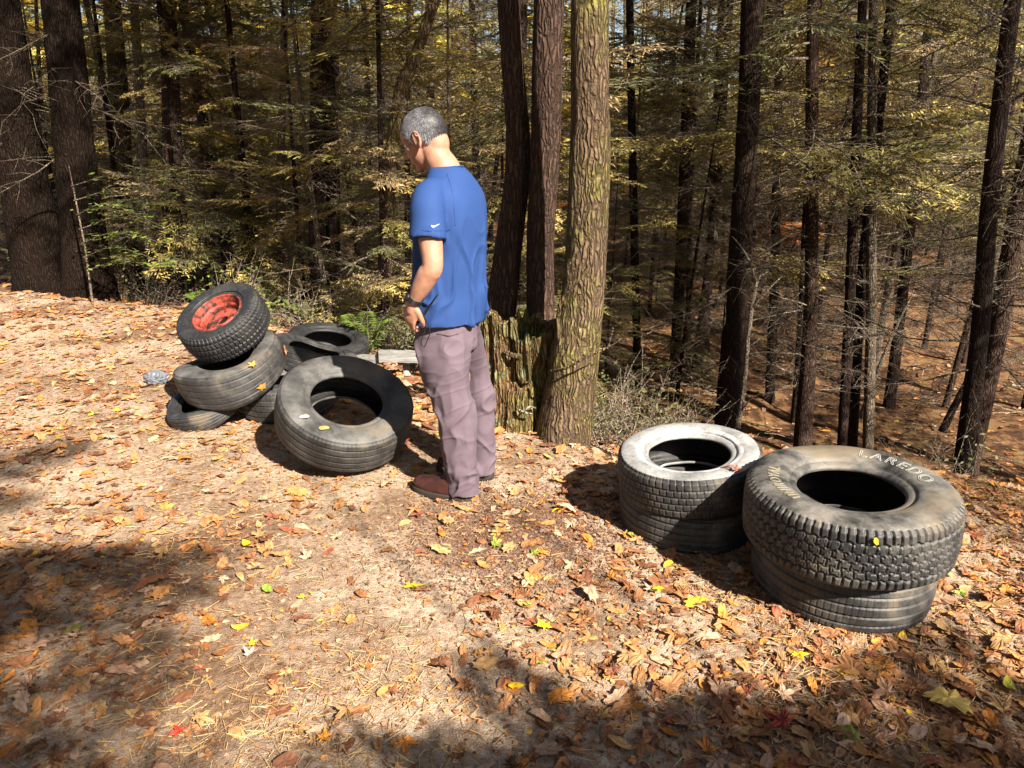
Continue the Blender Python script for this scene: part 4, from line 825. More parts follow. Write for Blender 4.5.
def brush(name, label, cat, c, n, ln, m, seed, lean=(0, 0), spread=.9, green=None, group=None):
    r = np.random.default_rng(seed); acc = Acc()
    for k in range(n):
        a = r.uniform(0, 6.283); el = r.uniform(.15, 1.25); L = r.uniform(.35, 1) * ln; d = np.array([math.cos(a) * math.cos(el) * spread + lean[0], math.sin(a) * math.cos(el) * spread + lean[1], math.sin(el)])
        b = np.array([r.normal(0, .18), r.normal(0, .18), 0]) * ln; b[2] = H(c[0] + b[0], c[1] + b[1]) - c[2] - .02; q = b + d * L * .5 + r.normal(0, .05, 3) * ln; e = q + (d + r.normal(0, .35, 3)) * L * .5
        P = spline([b, q, e], 4); add_tube(acc, P, np.linspace(.0042, .0012, len(P)) * (.8 + ln * .5), 4, False)
        for _ in range(5):
            i_ = r.integers(2, len(P)); f = P[i_] if i_ < len(P) else P[-1]; ee = f + (d * .5 + r.normal(0, .6, 3)) * L * r.uniform(.12, .35); add_tube(acc, [f, (f + ee) / 2 + r.normal(0, .02, 3), ee], [.0022, .0016, .0009], 3, False)
    o = empty(name, c, label, cat, group); obj('stems', acc.build('stems', [M[m]]), o)
    if green is not None:
        cols, nl, sz = green; V, C = [], []
        for _ in range(nl):
            a = r.uniform(0, 6.283); rr = ln * .75 * math.sqrt(r.random()); h = r.uniform(.05, .75) * ln; cc = np.array([math.cos(a) * rr, math.sin(a) * rr, h]); u_ = r.normal(size=3); u_[2] *= .4; u_ /= np.linalg.norm(u_); w_ = np.cross(u_, r.normal(size=3) * .4 + [0, 0, 1]); w_ /= np.linalg.norm(w_); s = r.uniform(.5, 1.2) * sz
            V += [cc - u_ * s, cc - w_ * s * .45, cc + u_ * s, cc + w_ * s * .45]; C += [np.array(cols[r.integers(len(cols))]) * r.uniform(.7, 1.3)] * 4
        obj('foliage', mesh_from('foliage', np.array(V), np.arange(len(V)).reshape(-1, 4), [M['hemlock_needles']], False, np.array(C)), o)
    return o
GRN = [(0.09, 0.14, 0.02), (0.15, 0.21, 0.03), (0.19, 0.20, 0.04)]; OLV = [(0.13, 0.12, 0.045), (0.17, 0.14, 0.065), (0.09, 0.095, 0.035)]
def bz(x, y): return (x, y, H(x, y))
bl = [((.62, 4.5), 46, .62, 'twig', 31, (OLV, 900, .022), 'tangled dry brush beside the foot of the sunlit mossy trunk'), ((1.0, 4.9), 40, .62, 'twig', 32, (OLV, 700, .022), 'dry twiggy brush on the bank behind the whitewall tyre stack'),
      ((.75, 5.6), 40, .75, 'twig', 33, (OLV, 800, .025), 'pale brush lower on the bank, left of the tall near-black trunk'), ((1.5, 5.8), 26, .6, 'twig_dark', 34, (OLV, 250, .022), 'sparse brush on the bank right of the whitewall tyre'),
      ((-1.75, 6.75), 46, .7, 'twig', 35, (OLV, 700, .022), 'bleached twiggy brush behind the farthest tyre of the pile'), ((-1.0, 6.0), 40, .6, 'twig', 36, (OLV, 500, .022), 'dry brush behind the low board rail'),
      ((-2.9, 7.6), 40, .6, 'twig', 37, (GRN, 500, .026), 'low brush with green leaves behind the red-rimmed wheel'), ((-4.0, 8.2), 36, .55, 'twig_dark', 38, (OLV, 500, .024), 'low dark brush between the thick brown trunk and the tyre pile'),
      ((-.45, 5.6), 30, .55, 'twig', 39, (OLV, 500, .022), 'short brush just behind the man, left of the stump'), ((2.9, 4.6), 24, .5, 'twig_dark', 40, (OLV, 250, .022), 'thin brush at the foot of the black trunk behind the lettered tyre'), ((-2.35, 6.9), 20, .35, 'twig', 41, (GRN, 420, .028), 'bright green low plant left of the bleached brush')]
for (x, y), n_, ln, m_, sd, gr, lb in bl: brush('brush', lb, 'bush', bz(x, y), int(n_ * 1.4), ln, m_, sd, green=(gr[0], int(gr[1] * .5), gr[2]), group='brush along the bank edge')
def fern(c, n, L, seed, label):
    r = np.random.default_rng(seed); acc = Acc(); V, C = [], []
    for k in range(n):
        a = k / n * 6.283 + r.uniform(-.3, .3); t = np.linspace(0, 1, 10); P = np.stack([np.cos(a) * t * L * .7, np.sin(a) * t * L * .7, L * .9 * np.sin(t * 2.0)], 1); add_tube(acc, P, np.linspace(.002, .0008, 10), 3, False)
        for s in np.linspace(.12, .97, 22):
            p = np.array([np.interp(s, t, P[:, q]) for q in range(3)]); l = .28 * L * math.sin(math.pi * min(s * .85 + .15, 1)) + .01
            for sd in (1, -1):
                d = np.array([-math.sin(a) * sd, math.cos(a) * sd, -.15]) * l + np.array([math.cos(a), math.sin(a), 0]) * l * .3; w_ = np.array([math.cos(a), math.sin(a), .1]) * .011
                V += [p - w_, p + d * .5 - w_ * .8, p + d, p + d * .5 + w_ * .8]; C += [np.array(GRN[r.integers(2)]) * r.uniform(.8, 1.2)] * 4
    o = empty('fern', c, label, 'fern', 'ferns at the clearing edge'); obj('stems', acc.build('stems', [M['twig']]), o); obj('fronds', mesh_from('fronds', np.array(V), np.arange(len(V)).reshape(-1, 4), [M['hemlock_needles']], False, np.array(C)), o)
fern(bz(-1.15, 5.75), 7, .36, 3, 'green fern standing behind the low board rail'); fern(bz(-1.95, 7.0), 7, .3, 4, 'small green fern right of the red-rimmed wheel'); fern(bz(-2.9, 6.9), 8, .28, 6, 'low green fern on the leaves left of the red-rimmed wheel'); fern(bz(-.45, 4.6), 6, .22, 7, 'little green fern right behind the legs of the man')
# leafy beech sapling with green leaves before the left trunks
def leafy_sapling(c, label, seed, L=1.5, n=520):
    r = np.random.default_rng(seed); acc = Acc(); V, C = [], []
    for k in range(7):
        a = r.uniform(-.5, .9); h = .35 + .14 * k; P = spline([(0, 0, h), (math.cos(a) * L * .35, -math.sin(a) * .3, h + .12), (math.cos(a) * L * .8, -math.sin(a) * .5, h + r.uniform(-.1, .15))], 6); add_tube(acc, P, np.linspace(.006, .0015, len(P)), 4, False)
        for _ in range(n // 7):
            p = P[r.integers(2, len(P))] + r.normal(0, .055, 3) * [1, 1, .35]; u_ = r.normal(size=3) * [1, 1, .25]; u_ /= np.linalg.norm(u_); w_ = np.cross(u_, [0, 0, 1.0]) + r.normal(0, .2, 3); s = r.uniform(.022, .042)
            V += [p - u_ * s, p - w_ * s * .45, p + u_ * s, p + w_ * s * .45]; C += [np.array(GRN[r.integers(3)]) * r.uniform(.8, 1.3)] * 4
    add_tube(acc, [(0, 0, -.1), (.03, 0, .6), (0, .02, 1.4)], [.012, .010, .005], 6, False)
    o = empty('leafy_sapling', c, label, 'sapling'); obj('stems', acc.build('stems', [M['twig_dark']]), o); obj('foliage', mesh_from('foliage', np.array(V), np.arange(len(V)).reshape(-1, 4), [M['hemlock_needles']], False, np.array(C)), o)
leafy_sapling(bz(-4.35, 7.55), 'sapling with bright green leaves in front of the thick brown trunk', 5)

def one_leaf(u, v, size, col, label, kind='maple', rest=None, group='single bright fallen leaves'):
    p = at_z(u, v) if rest is None else np.array(rest); o_ = maple_outline() if kind == 'maple' else (oval_outline() if kind == 'oval' else oak_outline()); r = np.random.default_rng(int(u * 7 + v))
    V, t3, q, C = leaf_patch(o_, np.array([0.]), np.array([0.]), np.array([size]), r, np.array([col]), .0, .45, np.array([0.]))
    ob = obj('fallen_leaf', mesh_from('fallen_leaf', V, [t3, q], [M['leaf']], False, C), None, (p[0], p[1], (H(p[0], p[1]) + .014) if rest is None else p[2])); tag(ob, label, 'leaf', group); return ob
YL = (0.80, 0.52, 0.02); ORG = (0.62, 0.26, 0.04); RD = (0.30, 0.05, 0.035); GR = (0.26, 0.34, 0.05); PK = (0.62, 0.36, 0.28)
for a in [(545, 634, .046, YL, 'large bright yellow maple leaf alone in the middle foreground'), (302, 604, .028, YL, 'yellow leaf on the sand left of centre'), (252, 699 - 50, .024, YL, 'small yellow leaf beside a pink one in the left foreground'), (657, 596, .03, YL, 'yellow leaf beside the shadow of the right tyres'),
          (516, 689, .026, YL, 'small yellow leaf near the bottom, left of the large one', 'oval'), (797, 663, .040, YL, 'yellow maple leaf in front of the lettered tyre stack'), (782, 727, .068, RD, 'large dark red maple leaf near the bottom right'), (945, 712, .062, (0.66, 0.45, 0.12), 'large tan-yellow leaf in the bottom right corner', 'oak'),
          (958, 597, .036, GR, 'pale green leaf right of the lettered tyre stack'), (1008, 690, .036, (0.55, 0.50, 0.06), 'yellow-green leaf at the right edge', 'oval'), (268, 594, .034, GR, 'small green leaf lying on the sand left of centre', 'oval'), (248, 548, .034, YL, 'yellow leaf next to an orange one on the path', 'oval'),
          (528, 611, .026, GR, 'pale green leaf above the large yellow one'), (250, 660, .036, PK, 'pink maple leaf in the left foreground'), (324, 745, .042, ORG, 'orange leaf at the bottom left of centre'), (556, 517, .026, YL, 'small yellow leaf on the dark mound', 'oval'), (180, 735, .040, (0.5, .05, .03), 'bright red leaf in the lower left shade')]:
    one_leaf(*a[:5], kind=(a[5] if len(a) > 5 else 'maple'))
def drop_on(u, v):
    """the first built surface seen along the picture ray (u, v)"""
    bpy.context.view_layer.update(); d = ray(u, v); d = d / np.linalg.norm(d)
    hit, loc, nrm, *_ = scene.ray_cast(bpy.context.evaluated_depsgraph_get(), Vector((0, 0, CAMH)), Vector(d)); return loc, nrm

# ------------------------------------------------------------------ the man
def ellip(c, r, axes=None, n=24, m=16, ex=1.0):
    """closed ellipsoid: verts, quads, tris"""
    t = np.arange(n) / n * 2 * np.pi; p = np.linspace(0, np.pi, m + 2)[1:-1]; T, Pp = np.meshgrid(t, p)
    V = np.stack([np.sin(Pp) * np.cos(T), np.sin(Pp) * np.sin(T), np.cos(Pp)], -1).reshape(-1, 3); V = np.concatenate([V, [[0, 0, 1], [0, 0, -1]]]) * np.array(r)
    if axes is not None: V = V @ np.array(axes, float).T
    i = np.arange(m - 1)[:, None] * n; j = np.arange(n)[None]; k = (j + 1) % n; F = np.stack([i + j, i + n + j, i + n + k, i + k], -1).reshape(-1, 4); j = np.arange(n); k = (j + 1) % n
    return V + np.array(c), F, np.concatenate([np.stack([np.full(n, m * n), j, k], 1), np.stack([np.full(n, m * n + 1), (m - 1) * n + k, (m - 1) * n + j], 1)])
def loft(rows, n=40, samp=6, p=2.3):
    """rows: (x, y, z, half fore-aft, half side) horizontal superellipse sections; closed"""
    s = spline(np.array(rows, float), samp); t = np.arange(n) / n * 2 * np.pi; c, d = np.cos(t), np.sin(t); q = (np.abs(c) ** p + np.abs(d) ** p) ** (-1 / p)
    V = np.stack([s[:, None, 0] + s[:, None, 3] * c * q, s[:, None, 1] + s[:, None, 4] * d * q, np.repeat(s[:, None, 2], n, 1)], -1).reshape(-1, 3); m = len(s)
    i = np.arange(m - 1)[:, None] * n; j = np.arange(n)[None]; k = (j + 1) % n; F = np.stack([i + j, i + k, i + n + k, i + n + j], -1).reshape(-1, 4)
    V = np.concatenate([V, s[:1, :3], s[-1:, :3]]); j = np.arange(n); k = (j + 1) % n; e = (m - 1) * n
    return V, F, np.concatenate([np.stack([k, j, np.full(n, m * n)], 1), np.stack([e + j, e + k, np.full(n, m * n + 1)], 1)])
def fused(name, pieces, voxel, mats, smooth_it=4, sm=.5):
    """closed shapes grown together into one continuous skin"""
    acc = Acc()
    for V, F, T in pieces:
        acc.f.setdefault(4, []).append(F + acc.n); acc.f.setdefault(3, []).append(T + acc.n); acc.v.append(V); acc.n += len(V)
    o = bpy.data.objects.new('tmp_fuse', acc.build('tmp', [])); COL.objects.link(o); md = o.modifiers.new('r', 'REMESH'); md.mode = 'VOXEL'; md.voxel_size = voxel; md.use_smooth_shade = True
    s = o.modifiers.new('s', 'SMOOTH'); s.iterations = smooth_it; s.factor = sm; bpy.context.view_layer.update()
    me = bpy.data.meshes.new_from_object(o.evaluated_get(bpy.context.evaluated_depsgraph_get())); bpy.data.objects.remove(o); me.name = name
    me.materials.clear(); [me.materials.append(m) for m in mats]; me.polygons.foreach_set('use_smooth', np.ones(len(me.polygons), bool)); return me
def get(me): c = np.zeros(len(me.vertices) * 3, np.float32); me.vertices.foreach_get('co', c); return c.reshape(-1, 3).astype(float)
def getn(me): c = np.zeros(len(me.vertices) * 3, np.float32); me.vertices.foreach_get('normal', c); return c.reshape(-1, 3).astype(float)
def put(me, c): me.vertices.foreach_set('co', c.astype(np.float32).ravel()); me.update()
YAW = math.radians(21.5)
MX, MY = -.285, 3.28
man = empty('person', (MX, MY, H(MX, MY)), 'man in blue short-sleeved shirt and mauve trousers looking down at the tyre pile', 'person'); man.rotation_euler = (0, 0, math.pi - YAW)   # local x is forward, local y his left
def cap(P, r, n=14): 
    P = np.array(P, float); V, F, T = tube(P, r, n); return V, F, T
def tp(pts, n=18, k=5):
    s = spline(np.array(pts, float), k); return tube(s[:, :3], s[:, 3], n)
hc = np.array([.098, 0, 1.618]); ht = math.radians(26)      # head centre, nodding forward
HA = np.array(Matrix.Rotation(ht, 3, 'Y'))                   # columns: head forward, left, up
def hp(f, l, u): return hc + HA @ np.array([f, l, u])
def hel(f, l, u, r, **k): return ellip(hp(f, l, u), r, HA, **k)
LS, LE, LW = np.array([-.005, .185, 1.405]), np.array([-.060, .258, 1.125]), np.array([.035, .258, .968])
RS, RE, RW = np.array([-.005, -.185, 1.405]), np.array([.00, -.255, 1.13]), np.array([.17, -.235, .97])
def arm(S_, E_, W_):
    return [tp([(*(S_ * [1, .9, 1] + [-.01, 0, -.02]), .046), (*(S_ * .75 + E_ * .25), .052), (*(S_ * .4 + E_ * .6), .050), (*E_, .043), (*(E_ * .75 + W_ * .25), .046), (*(E_ * .4 + W_ * .6), .040), (*(E_ * .12 + W_ * .88), .030), (*W_, .028)], 20)]
def hand(W_, side, dirn, palmn, curl=1.0):
    """palm, four unequal curled fingers, thumb. dirn: wrist to knuckles; palmn: where the palm faces"""
    d = np.array(dirn, float); d /= np.linalg.norm(d); pn = np.array(palmn, float); pn -= d * (pn @ d); pn /= np.linalg.norm(pn); ac = np.cross(d, pn) * side      # across the palm, towards the thumb
    out = [tp([(*W_, .027), (*(W_ + d * .02), .026), (*(W_ + d * .05), .024)], 14)]
    V, F, T = ellip((0, 0, 0), (1, 1, 1), None, 20, 12); A = np.stack([d * .050, ac * .041, pn * .0165], 1); out.append((V @ A.T + W_ + d * .058, F, T))
    for k, (off, ln, rr) in enumerate(((.028, .074, .0092), (.0095, .082, .0095), (-.0095, .076, .0090), (-.027, .060, .0080))):
        b = W_ + d * (.088 - .004 * abs(k - 1)) + ac * off; seg = (ln * .44, ln * .32, ln * .26); P = [b - d * .03, b]; an = .25 + .10 * k
        for s, q in zip(seg, (.55, .75, .5)):
            P.append(P[-1] + (d * math.cos(an * curl) + pn * math.sin(an * curl)) * s); an += q
        out.append(tp([(*p, r_) for p, r_ in zip(P, (rr * 1.0, rr * 1.08, rr, rr * .93, rr * .72))], 10, 4))
    b = W_ + d * .026 + ac * .028; t1 = b + d * .030 + ac * .022 + pn * .012; t2 = t1 + d * .028 + ac * .004 + pn * .016; t3 = t2 + d * .020 - ac * .008 + pn * .012
    out.append(tp([(*(b - ac * .012), .013), (*b, .0135), (*t1, .0118), (*t2, .0105), (*t3, .0078)], 12, 4)); return out, (t2, t3, d, ac, pn)
dl = np.array([.12, -.02, -.97]); lh, (th2, th3, hd, hac, hpn) = hand(LW, 1, (.32, -.08, -.93), (-.25, -.95, 0.0), 1.15); rh, _ = hand(RW, -1, (.6, .1, -.7), (-.1, .95, 0), 1.0)
if hac[0] > 0 or True: pass
body = [loft([(0, 0, .80, .095, .13), (0, 0, .95, .10, .135), (-.01, 0, 1.10, .12, .165), (-.015, 0, 1.28, .125, .185), (-.02, 0, 1.36, .10, .165), (-.018, 0, 1.42, .07, .11), (-.01, 0, 1.47, .055, .06)]),
        tp([(-.018, 0, 1.42, .075), (-.002, 0, 1.49, .066), (.030, 0, 1.535, .061), (.055, 0, 1.585, .060)], 24)]
body += arm(LS, LE, LW) + arm(RS, RE, RW) + lh + rh
for s in (1, -1):
    fx, fy = ((-.075, .095), (-.055, -.165))[s < 0]
    body += [tp([(0, s * .07, .84, .062), (.0, s * .085, .68, .062), (fx * .3, s * .088, .60, .055), ((fx) * .5 + .01, fy, .45, .058), (fx, fy, .30, .055), (fx, fy, .10, .038), (fx + .02, fy, .05, .036)], 20)]
body += [hel(-.016, 0, .026, (.096, .077, .092), n=36, m=26), hel(.030, 0, -.030, (.064, .061, .088), n=30, m=22), hel(.020, 0, -.062, (.062, .054, .050)), hel(.066, 0, -.098, (.022, .022, .018)),
         hel(.078, 0, .022, (.016, .048, .011)), hel(.046, 0, .03, (.046, .062, .06)), hel(-.045, 0, -.035, (.058, .058, .07)),
         tp([(*hp(.086, 0, .016), .007), (*hp(.100, 0, -.010), .010), (*hp(.109, 0, -.030), .0135), (*hp(.095, 0, -.036), .009)], 12), hel(.098, .011, -.034, (.010, .008, .007)), hel(.098, -.011, -.034, (.010, .008, .007)),
         hel(.084, 0, -.060, (.014, .024, .0062)), hel(.082, 0, -.071, (.014, .020, .0068)), hel(.052, .044, -.018, (.024, .018, .018)), hel(.052, -.044, -.018, (.024, .018, .018))]
for s in (1, -1):   # ears: a shell with a rolled rim
    body += [hel(-.012, s * .077, -.012, (.014, .010, .026)), tp([(*hp(.006, s * .078, -.030), .005), (*hp(.004, s * .083, .006), .0045), (*hp(-.010, s * .090, .023), .0048), (*hp(-.028, s * .094, .012), .0052), (*hp(-.026, s * .090, -.014), .0048), (*hp(-.012, s * .083, -.036), .006), (*hp(-.004, s * .080, -.042), .0065)], 10)]
bm_ = fused('person_body', body, .0052, [M['skin']], 3, .45)
co = get(bm_)
for s in (1, -1):   # eye sockets and mouth line
    d = co - hp(.086, s * .031, .004); k = np.exp(-(np.linalg.norm(d * [1, 1, 1], axis=1) / .015) ** 2); co -= (HA @ np.array([1, 0, 0])) * (k * .010)[:, None]
d = (co - hp(.095, 0, -.0655)) @ HA; k = np.exp(-(d[:, 0] / .02) ** 2 - (d[:, 1] / .022) ** 2 - (d[:, 2] / .0028) ** 2); co -= (HA @ np.array([1, 0, 0])) * (k * .006)[:, None]; put(bm_, co)
bodyo = obj('body', bm_, man)
for s in (1, -1):
    acc = Acc(); V, F, T = ellip(hp(.071, s * .031, .004), (.0115, .0115, .0115)); acc.add(V, F); acc.f.setdefault(3, []).append(T); eye = obj('eye', acc.build('eye', [M['eye']]), man)
    acc = Acc(); V, F, T = ellip(hp(.0785, s * .031, .001), (.0052, .0052, .0052)); acc.add(V, F); acc.f.setdefault(3, []).append(T); obj('iris', acc.build('iris', [M['black']]), eye)
# hair: thin dark-to-grey cap with short strands
cr, cc = np.array([.101, .082, .097]), np.array([-.016, 0, .026])
def hairmask(P):   # P in head coordinates
    f, l, u = P[:, 0], P[:, 1], P[:, 2]; line = np.interp(f, [-.13, -.075, -.045, -.020, .015, .030, .055, .08], [-.070, -.072, -.056, .004, -.008, .022, .048, .062])
    return u > line
V, F, T = ellip((0, 0, 0), (1, 1, 1), None, 120, 80); P = V * cr + cc; P = P * (1 + .012 * vnoise(P * 60, 2))[:, None]; mk = hairmask(P); F = F[mk[F].all(1)]; T = T[mk[T].all(1)]
inner = (V * (cr - .012) + cc); 
def grey(P, r): 
    g_ = np.clip(.46 + P[:, 0] * 5.5 - P[:, 2] * 0.3 + .18 * vnoise(P * 40, 5) + r.normal(0, .14, len(P)), 0, 1)[:, None]; return (1 - g_) * np.array([.035, .030, .032]) + g_ * np.array([.42, .41, .44])
hr = np.random.default_rng(6)
hair = obj('hair', mesh_from('hair', P @ HA.T + hc, [F, T], [M['hair']], True, grey(P, hr) * .6), man)
a = hr.normal(size=(16000, 3)); a /= np.linalg.norm(a, axis=1)[:, None]; P = a * cr + cc; P = P[hairmask(P + [0, 0, .004])]; a = (P - cc) / cr; n = len(P); nn = a / np.linalg.norm(a, axis=1)[:, None]
dd = nn * .28 + np.array([.35, 0, -.75]) * np.sign(P[:, :1] + .25) + hr.normal(0, .13, (n, 3)); dd /= np.linalg.norm(dd, axis=1)[:, None]; sd = np.cross(dd, nn); sd /= np.linalg.norm(sd, axis=1)[:, None] + 1e-9; L_ = hr.uniform(.006, .013, n)[:, None]
Q = np.stack([P - sd * .0007, P + sd * .0007, P + dd * L_ + sd * .0002, P + dd * L_ - sd * .0002], 1).reshape(-1, 3)
obj('strands', mesh_from('strands', Q @ HA.T + hc, np.arange(4 * n).reshape(-1, 4), [M['hair']], True, np.repeat(grey(P, hr), 4, 0)), hair)
# shirt
shirt = [loft([(.008, 0, .840, .158, .190), (.008, 0, .89, .157, .189), (-.002, 0, 1.00, .150, .182), (-.010, 0, 1.14, .148, .180), (-.02, 0, 1.27, .146, .190), (-.026, 0, 1.36, .132, .192), (-.030, 0, 1.415, .108, .170), (-.022, 0, 1.466, .092, .110), (-.010, 0, 1.506, .070, .073)], 60, 6, 2.25)]
def sleeve(S_, E_):
    d = (E_ - S_); a = S_ + d * .64 + np.array([.012, 0, 0]); return [tp([(*(S_ + [-.01, -np.sign(S_[1]) * .075, .012]), .055), (*(S_ + [-.005, -np.sign(S_[1]) * .02, -.012]), .068), (*(S_ + d * .2), .072), (*(S_ + d * .42 + [.005, 0, 0]), .074), (*a, .080)], 28)]
shirt += sleeve(LS, LE) + sleeve(RS, RE)
sm_ = fused('shirt', shirt, .0055, [M['shirt']], 12, .5); co, no = get(sm_), getn(sm_)
q = co * [1, 1, .55]; wp_ = 1.1 * np.stack([vnoise(co * 4, 71), vnoise(co * 4, 72), vnoise(co * 4, 73)], 1); wr = 1.6 * (.010 * np.clip(1 - 2.2 * np.abs(vnoise(np.stack([co[:, 0] * 9, co[:, 1] * 9, co[:, 2] * 2.2], 1) + wp_, 3)), 0, 1) ** 1.3 + .006 * np.clip(1 - 2.4 * np.abs(vnoise(np.stack([co[:, 0] * 8 + co[:, 2] * 8, co[:, 1] * 10, co[:, 2] * 7 - co[:, 0] * 6], 1) + wp_, 33)), 0, 1) ** 1.4 - .004) * np.clip(1.6 - co[:, 2], .3, .75) / .6; st = np.clip((1.40 - co[:, 2]) / .25, .15, 1)
drag = .007 * np.sin((co[:, 2] * 26 + co[:, 0] * 22)) * np.exp(-((co[:, 2] - .95) / .13) ** 2); hem = .0015 * np.sin(np.arctan2(co[:, 1], co[:, 0]) * 7) * np.clip((.98 - co[:, 2]) / .15, 0, 1)
co = co + no * ((wr * st + drag * .5 + hem * 1.2)[:, None]); put(sm_, co); shirto = obj('shirt', sm_, man)
acc = Acc(); tt = np.linspace(0, 2 * np.pi, 40); P = np.stack([-.012 + .066 * np.cos(tt), .066 * np.sin(tt), 1.502 - .006 * np.cos(tt)], 1); add_tube(acc, P, .004, 8, False); obj('collar', acc.build('collar', [M['shirt']]), shirto)
# trousers
NF, FF = np.array([-.070, .095]), np.array([-.050, -.165])
tr_ = [loft([(.005, 0, .72, .132, .168), (.005, 0, .80, .132, .168), (0, 0, .86, .122, .155), (0, 0, .95, .11, .14)], 50, 5)]
def legp(fx, fy, s): return loft([(fx - .014, fy, .035, .080, .064), (fx - .008, fy, .10, .078, .064), (fx + .000, fy, .25, .084, .069), (fx * .85 + .004, fy * .98, .42, .094, .078), (fx * .45 + .01, fy * .95, .56, .104, .087), (fx * .2 + .01, s * .090, .70, .122, .098), (.005, s * .075, .80, .118, .088)], 40, 6, 2.2)
tr_ += [legp(NF[0] - .012, NF[1], 1), legp(FF[0] - .012, FF[1], -1)]
tm_ = fused('trousers', tr_, .005, [M['trouser']], 8, .5); co, no = get(tm_), getn(tm_)
wp = .35 * np.stack([vnoise(co * 6, 61), vnoise(co * 6, 62), vnoise(co * 6, 63)], 1)
rid = lambda q, sd: np.clip(1 - 2.6 * np.abs(vnoise(q + wp, sd)), 0, 1) ** 1.5
r1 = rid(np.stack([co[:, 0] * 8 + co[:, 2] * 5, co[:, 1] * 7, co[:, 2] * 7 - co[:, 0] * 9], 1), 12); r2 = rid(np.stack([co[:, 0] * 7 - co[:, 2] * 5, co[:, 1] * 9, co[:, 2] * 24 + co[:, 0] * 9], 1), 14); r3 = rid(np.stack([co[:, 0] * 16, co[:, 1] * 16, co[:, 2] * 6], 1), 15)
amt = .5 + .8 * np.exp(-((co[:, 2] - .42) / .13) ** 2) + 1.0 * np.exp(-((co[:, 2] - .10) / .08) ** 2) + .5 * np.exp(-((co[:, 2] - .74) / .07) ** 2)
co = co + no * ((.011 * r1 + .0035 * r2 + .005 * r3 - .006) * amt)[:, None]; put(tm_, co); tro = obj('trousers', tm_, man)
# boots
def boot(fx, fy, toe):
    o = []
    V, F, T = loft([(fx + .055, fy, .030, .150, .050), (fx + .055, fy, .052, .148, .049), (fx + .045, fy, .075, .130, .046), (fx + .015, fy, .098, .092, .043), (fx - .02, fy, .125, .062, .042), (fx - .022, fy, .165, .058, .042)], 40, 5, 2.1)
    return V, F, T
for fx, fy in (NF + [.028, 0], FF + [.01, 0]):
    bmn = fused('boot_upper', [boot(fx, fy, 0), ellip((fx + .145, fy, .055), (.062, .046, .034)), ellip((fx - .045, fy, .075), (.052, .041, .055))], .005, [M['boot']], 3, .5); b = obj('boot', bmn, man)
    V, F, T = loft([(fx + .055, fy, .000, .157, .053), (fx + .055, fy, .012, .160, .055), (fx + .055, fy, .032, .157, .053)], 48, 3, 2.3); V[:, 2] += np.where(V[:, 0] > fx + .13, (V[:, 0] - fx - .13) * .10, 0); acc = Acc(); acc.add(V, F); acc.f.setdefault(3, []).append(T); obj('sole', acc.build('sole', [M['sole']]), b)
    acc = Acc()
    for k in range(5): zx = fx + .050 + .017 * k; zz = .114 - .0088 * k; add_tube(acc, [(zx, fy - .026, zz - .008), (zx + .004, fy, zz + .006), (zx, fy + .026, zz - .008)], .0026, 6)
    obj('laces', acc.build('laces', [M['seam']]), b)
# watch
wd_ = LW - LE; wd_ /= np.linalg.norm(wd_); wc = LW - wd_ * .012; acc = Acc(); ax1 = np.cross(wd_, [0, 1, 0]); ax1 /= np.linalg.norm(ax1); ax2 = np.cross(wd_, ax1); tt = np.linspace(0, 2 * np.pi, 33)
ring = lambda off, r_: wc + wd_ * off + (np.cos(tt)[:, None] * ax1 + np.sin(tt)[:, None] * ax2) * r_
for off in np.linspace(-.009, .009, 7): add_tube(acc, ring(off, .0325), .0022, 6, False)
wt = obj('wrist_watch', acc.build('watch_strap', [M['black']]), man); out_ = np.array([.75, .6, .2]); out_ -= wd_ * (out_ @ wd_); out_ /= np.linalg.norm(out_)
acc = Acc(); add_tube(acc, [wc + out_ * .028, wc + out_ * .040], [.0165, .0150], 20); obj('watch_case', acc.build('watch_case', [M['black']]), wt)
# pocket seams and knee seam along the trousers, sewn on the surface
bpy.context.view_layer.update(); dg = bpy.context.evaluated_depsgraph_get()
def cast_on(o, pts, lift=.0015):
    """points of obj's surface seen along picture rays, in man's own coordinates"""
    mw = o.matrix_world; bt = BVHTree.FromObject(o, dg); inv = mw.inverted(); res = []
    for u, v in pts:
        d = Vector(ray(u, v)).normalized(); oo = inv @ Vector((0, 0, CAMH)); dd_ = (inv.to_3x3() @ d).normalized(); loc, nr, *_ = bt.ray_cast(oo, dd_)
        if loc is not None: res.append(np.array(loc + nr * lift))
    return np.array(res)
for pts in ([(437, 334), (444, 335), (450, 336), (458, 334)],):
    P = cast_on(tro, pts)
    if len(P) > 2: acc = Acc(); add_tube(acc, spline(P, 5), .0022, 6); obj('seam', acc.build('seam', [M['seam']]), tro)
P = cast_on(shirto, [(415 + 0, 181)] )
# white tick mark on the sleeve
for pts in ([(441, 163), (447, 174), (452, 190), (454, 208), (455, 226)], [(422, 230.5), (431, 231), (440, 230.5), (450, 229), (455, 228)]):
    P = cast_on(shirto, pts, .0006)
    if len(P) > 3: acc = Acc(); add_tube(acc, spline(P, 6), .0013, 5); obj('stitching', acc.build('stitching', [M['stitch']]), shirto)
tick = [(0, .35), (.08, .12), (.22, .0), (.42, .06), (1.0, .52), (.44, .24), (.26, .20), (.14, .24)]
tu = [(431 + 8.5 * a_, 227.5 - 7 * b_) for a_, b_ in tick]; P = cast_on(shirto, tu, .002)
if len(P) == len(tick):
    acc = Acc(); Pc = P.mean(0)[None]; acc.add(P, np.array([[0, 1, 7, 7], [1, 2, 6, 7], [2, 3, 5, 6], [3, 4, 5, 5]])[:, :4][1:3]); acc.f.setdefault(3, []).append(np.array([[0, 1, 7], [3, 4, 5]])); obj('sleeve_mark', acc.build('sleeve_mark', [M['white']], False), shirto)
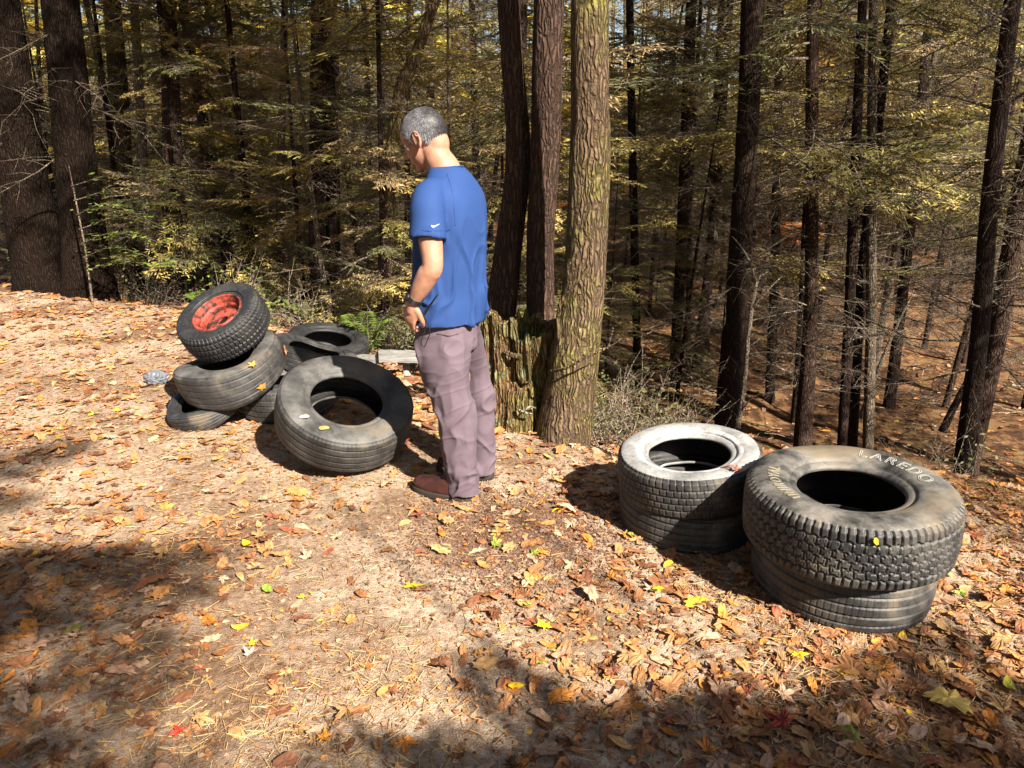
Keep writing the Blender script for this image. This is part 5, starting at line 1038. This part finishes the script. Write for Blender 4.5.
# slim black rod with a looped strap, held in the left hand (thing of its own)
mwm = man.matrix_world; g0 = mwm @ Vector(LW + hd * .075 + hpn * .02)
G = np.array(g0); acc = Acc(); tipw = at_y(438, 294, G[1] - .085); gripw = at_y(424, 314, G[1] - .035)
add_tube(acc, spline([gripw - (tipw - gripw) * .5, gripw, gripw * .5 + tipw * .5, tipw], 4), [.0075] * 4 + [.007, .006, .0055, .005, .0045, .004, .0035, .0032, .003], 10)
rod = obj('handheld_rod', acc.build('handheld_rod', [M['black']])); tag(rod, 'slim black rod pointing up from the left hand of the man', 'rod')
acc = Acc(); yk = gripw[1] - .02; lp = [(423, 314), (427, 322), (430, 332), (427, 341), (424, 347), (421, 342), (424, 333), (426, 324), (423, 315)]
add_tube(acc, spline([at_y(u, v, yk - .03) for u, v in lp], 4), .0024, 6, False); obj('strap', acc.build('strap', [M['black']]), rod)

# leaves lying on the tyres
for u, v, s, c_, lb, kd in [(253, 366, .040, (0.70, 0.38, .08), 'orange-tan maple leaf lying on the smooth grey tyre of the pile', 'maple'), (262, 388, .042, (0.72, 0.26, .03), 'vivid orange maple leaf between the tyres on the right of the pile', 'maple'), (304, 418, .024, (0.62, .42, .36), 'pale pinkish leaf on the lower left rim of the leaning tyre', 'oval'),
                            (324, 429, .026, (.55, .30, .10), 'small tan leaf on the front of the leaning tyre', 'oval'), (874, 541, .016, (.66, .42, .03), 'small yellow leaf stuck in the tread of the lettered tyre', 'oval'), (735, 472, .03, (.40, .13, .09), 'reddish leaf at the inner edge of the whitewall tyre', 'maple'), (282, 350, .05, (.42, .20, .08), 'brown leaf on the half shaded tyre farthest back', 'maple'), (728, 468, .024, (.5, .22, .12), 'small pink-brown leaf beside the reddish one on the whitewall tyre', 'oval')]:
    loc, nr = drop_on(u, v)
    if loc is None: continue
    ob = one_leaf(u, v, s, c_, lb, kd, rest=tuple(loc + nr * .006), group='leaves lying on the tyres'); ob.rotation_mode = 'QUATERNION'; ob.rotation_quaternion = nr.to_track_quat('Z', 'Y')
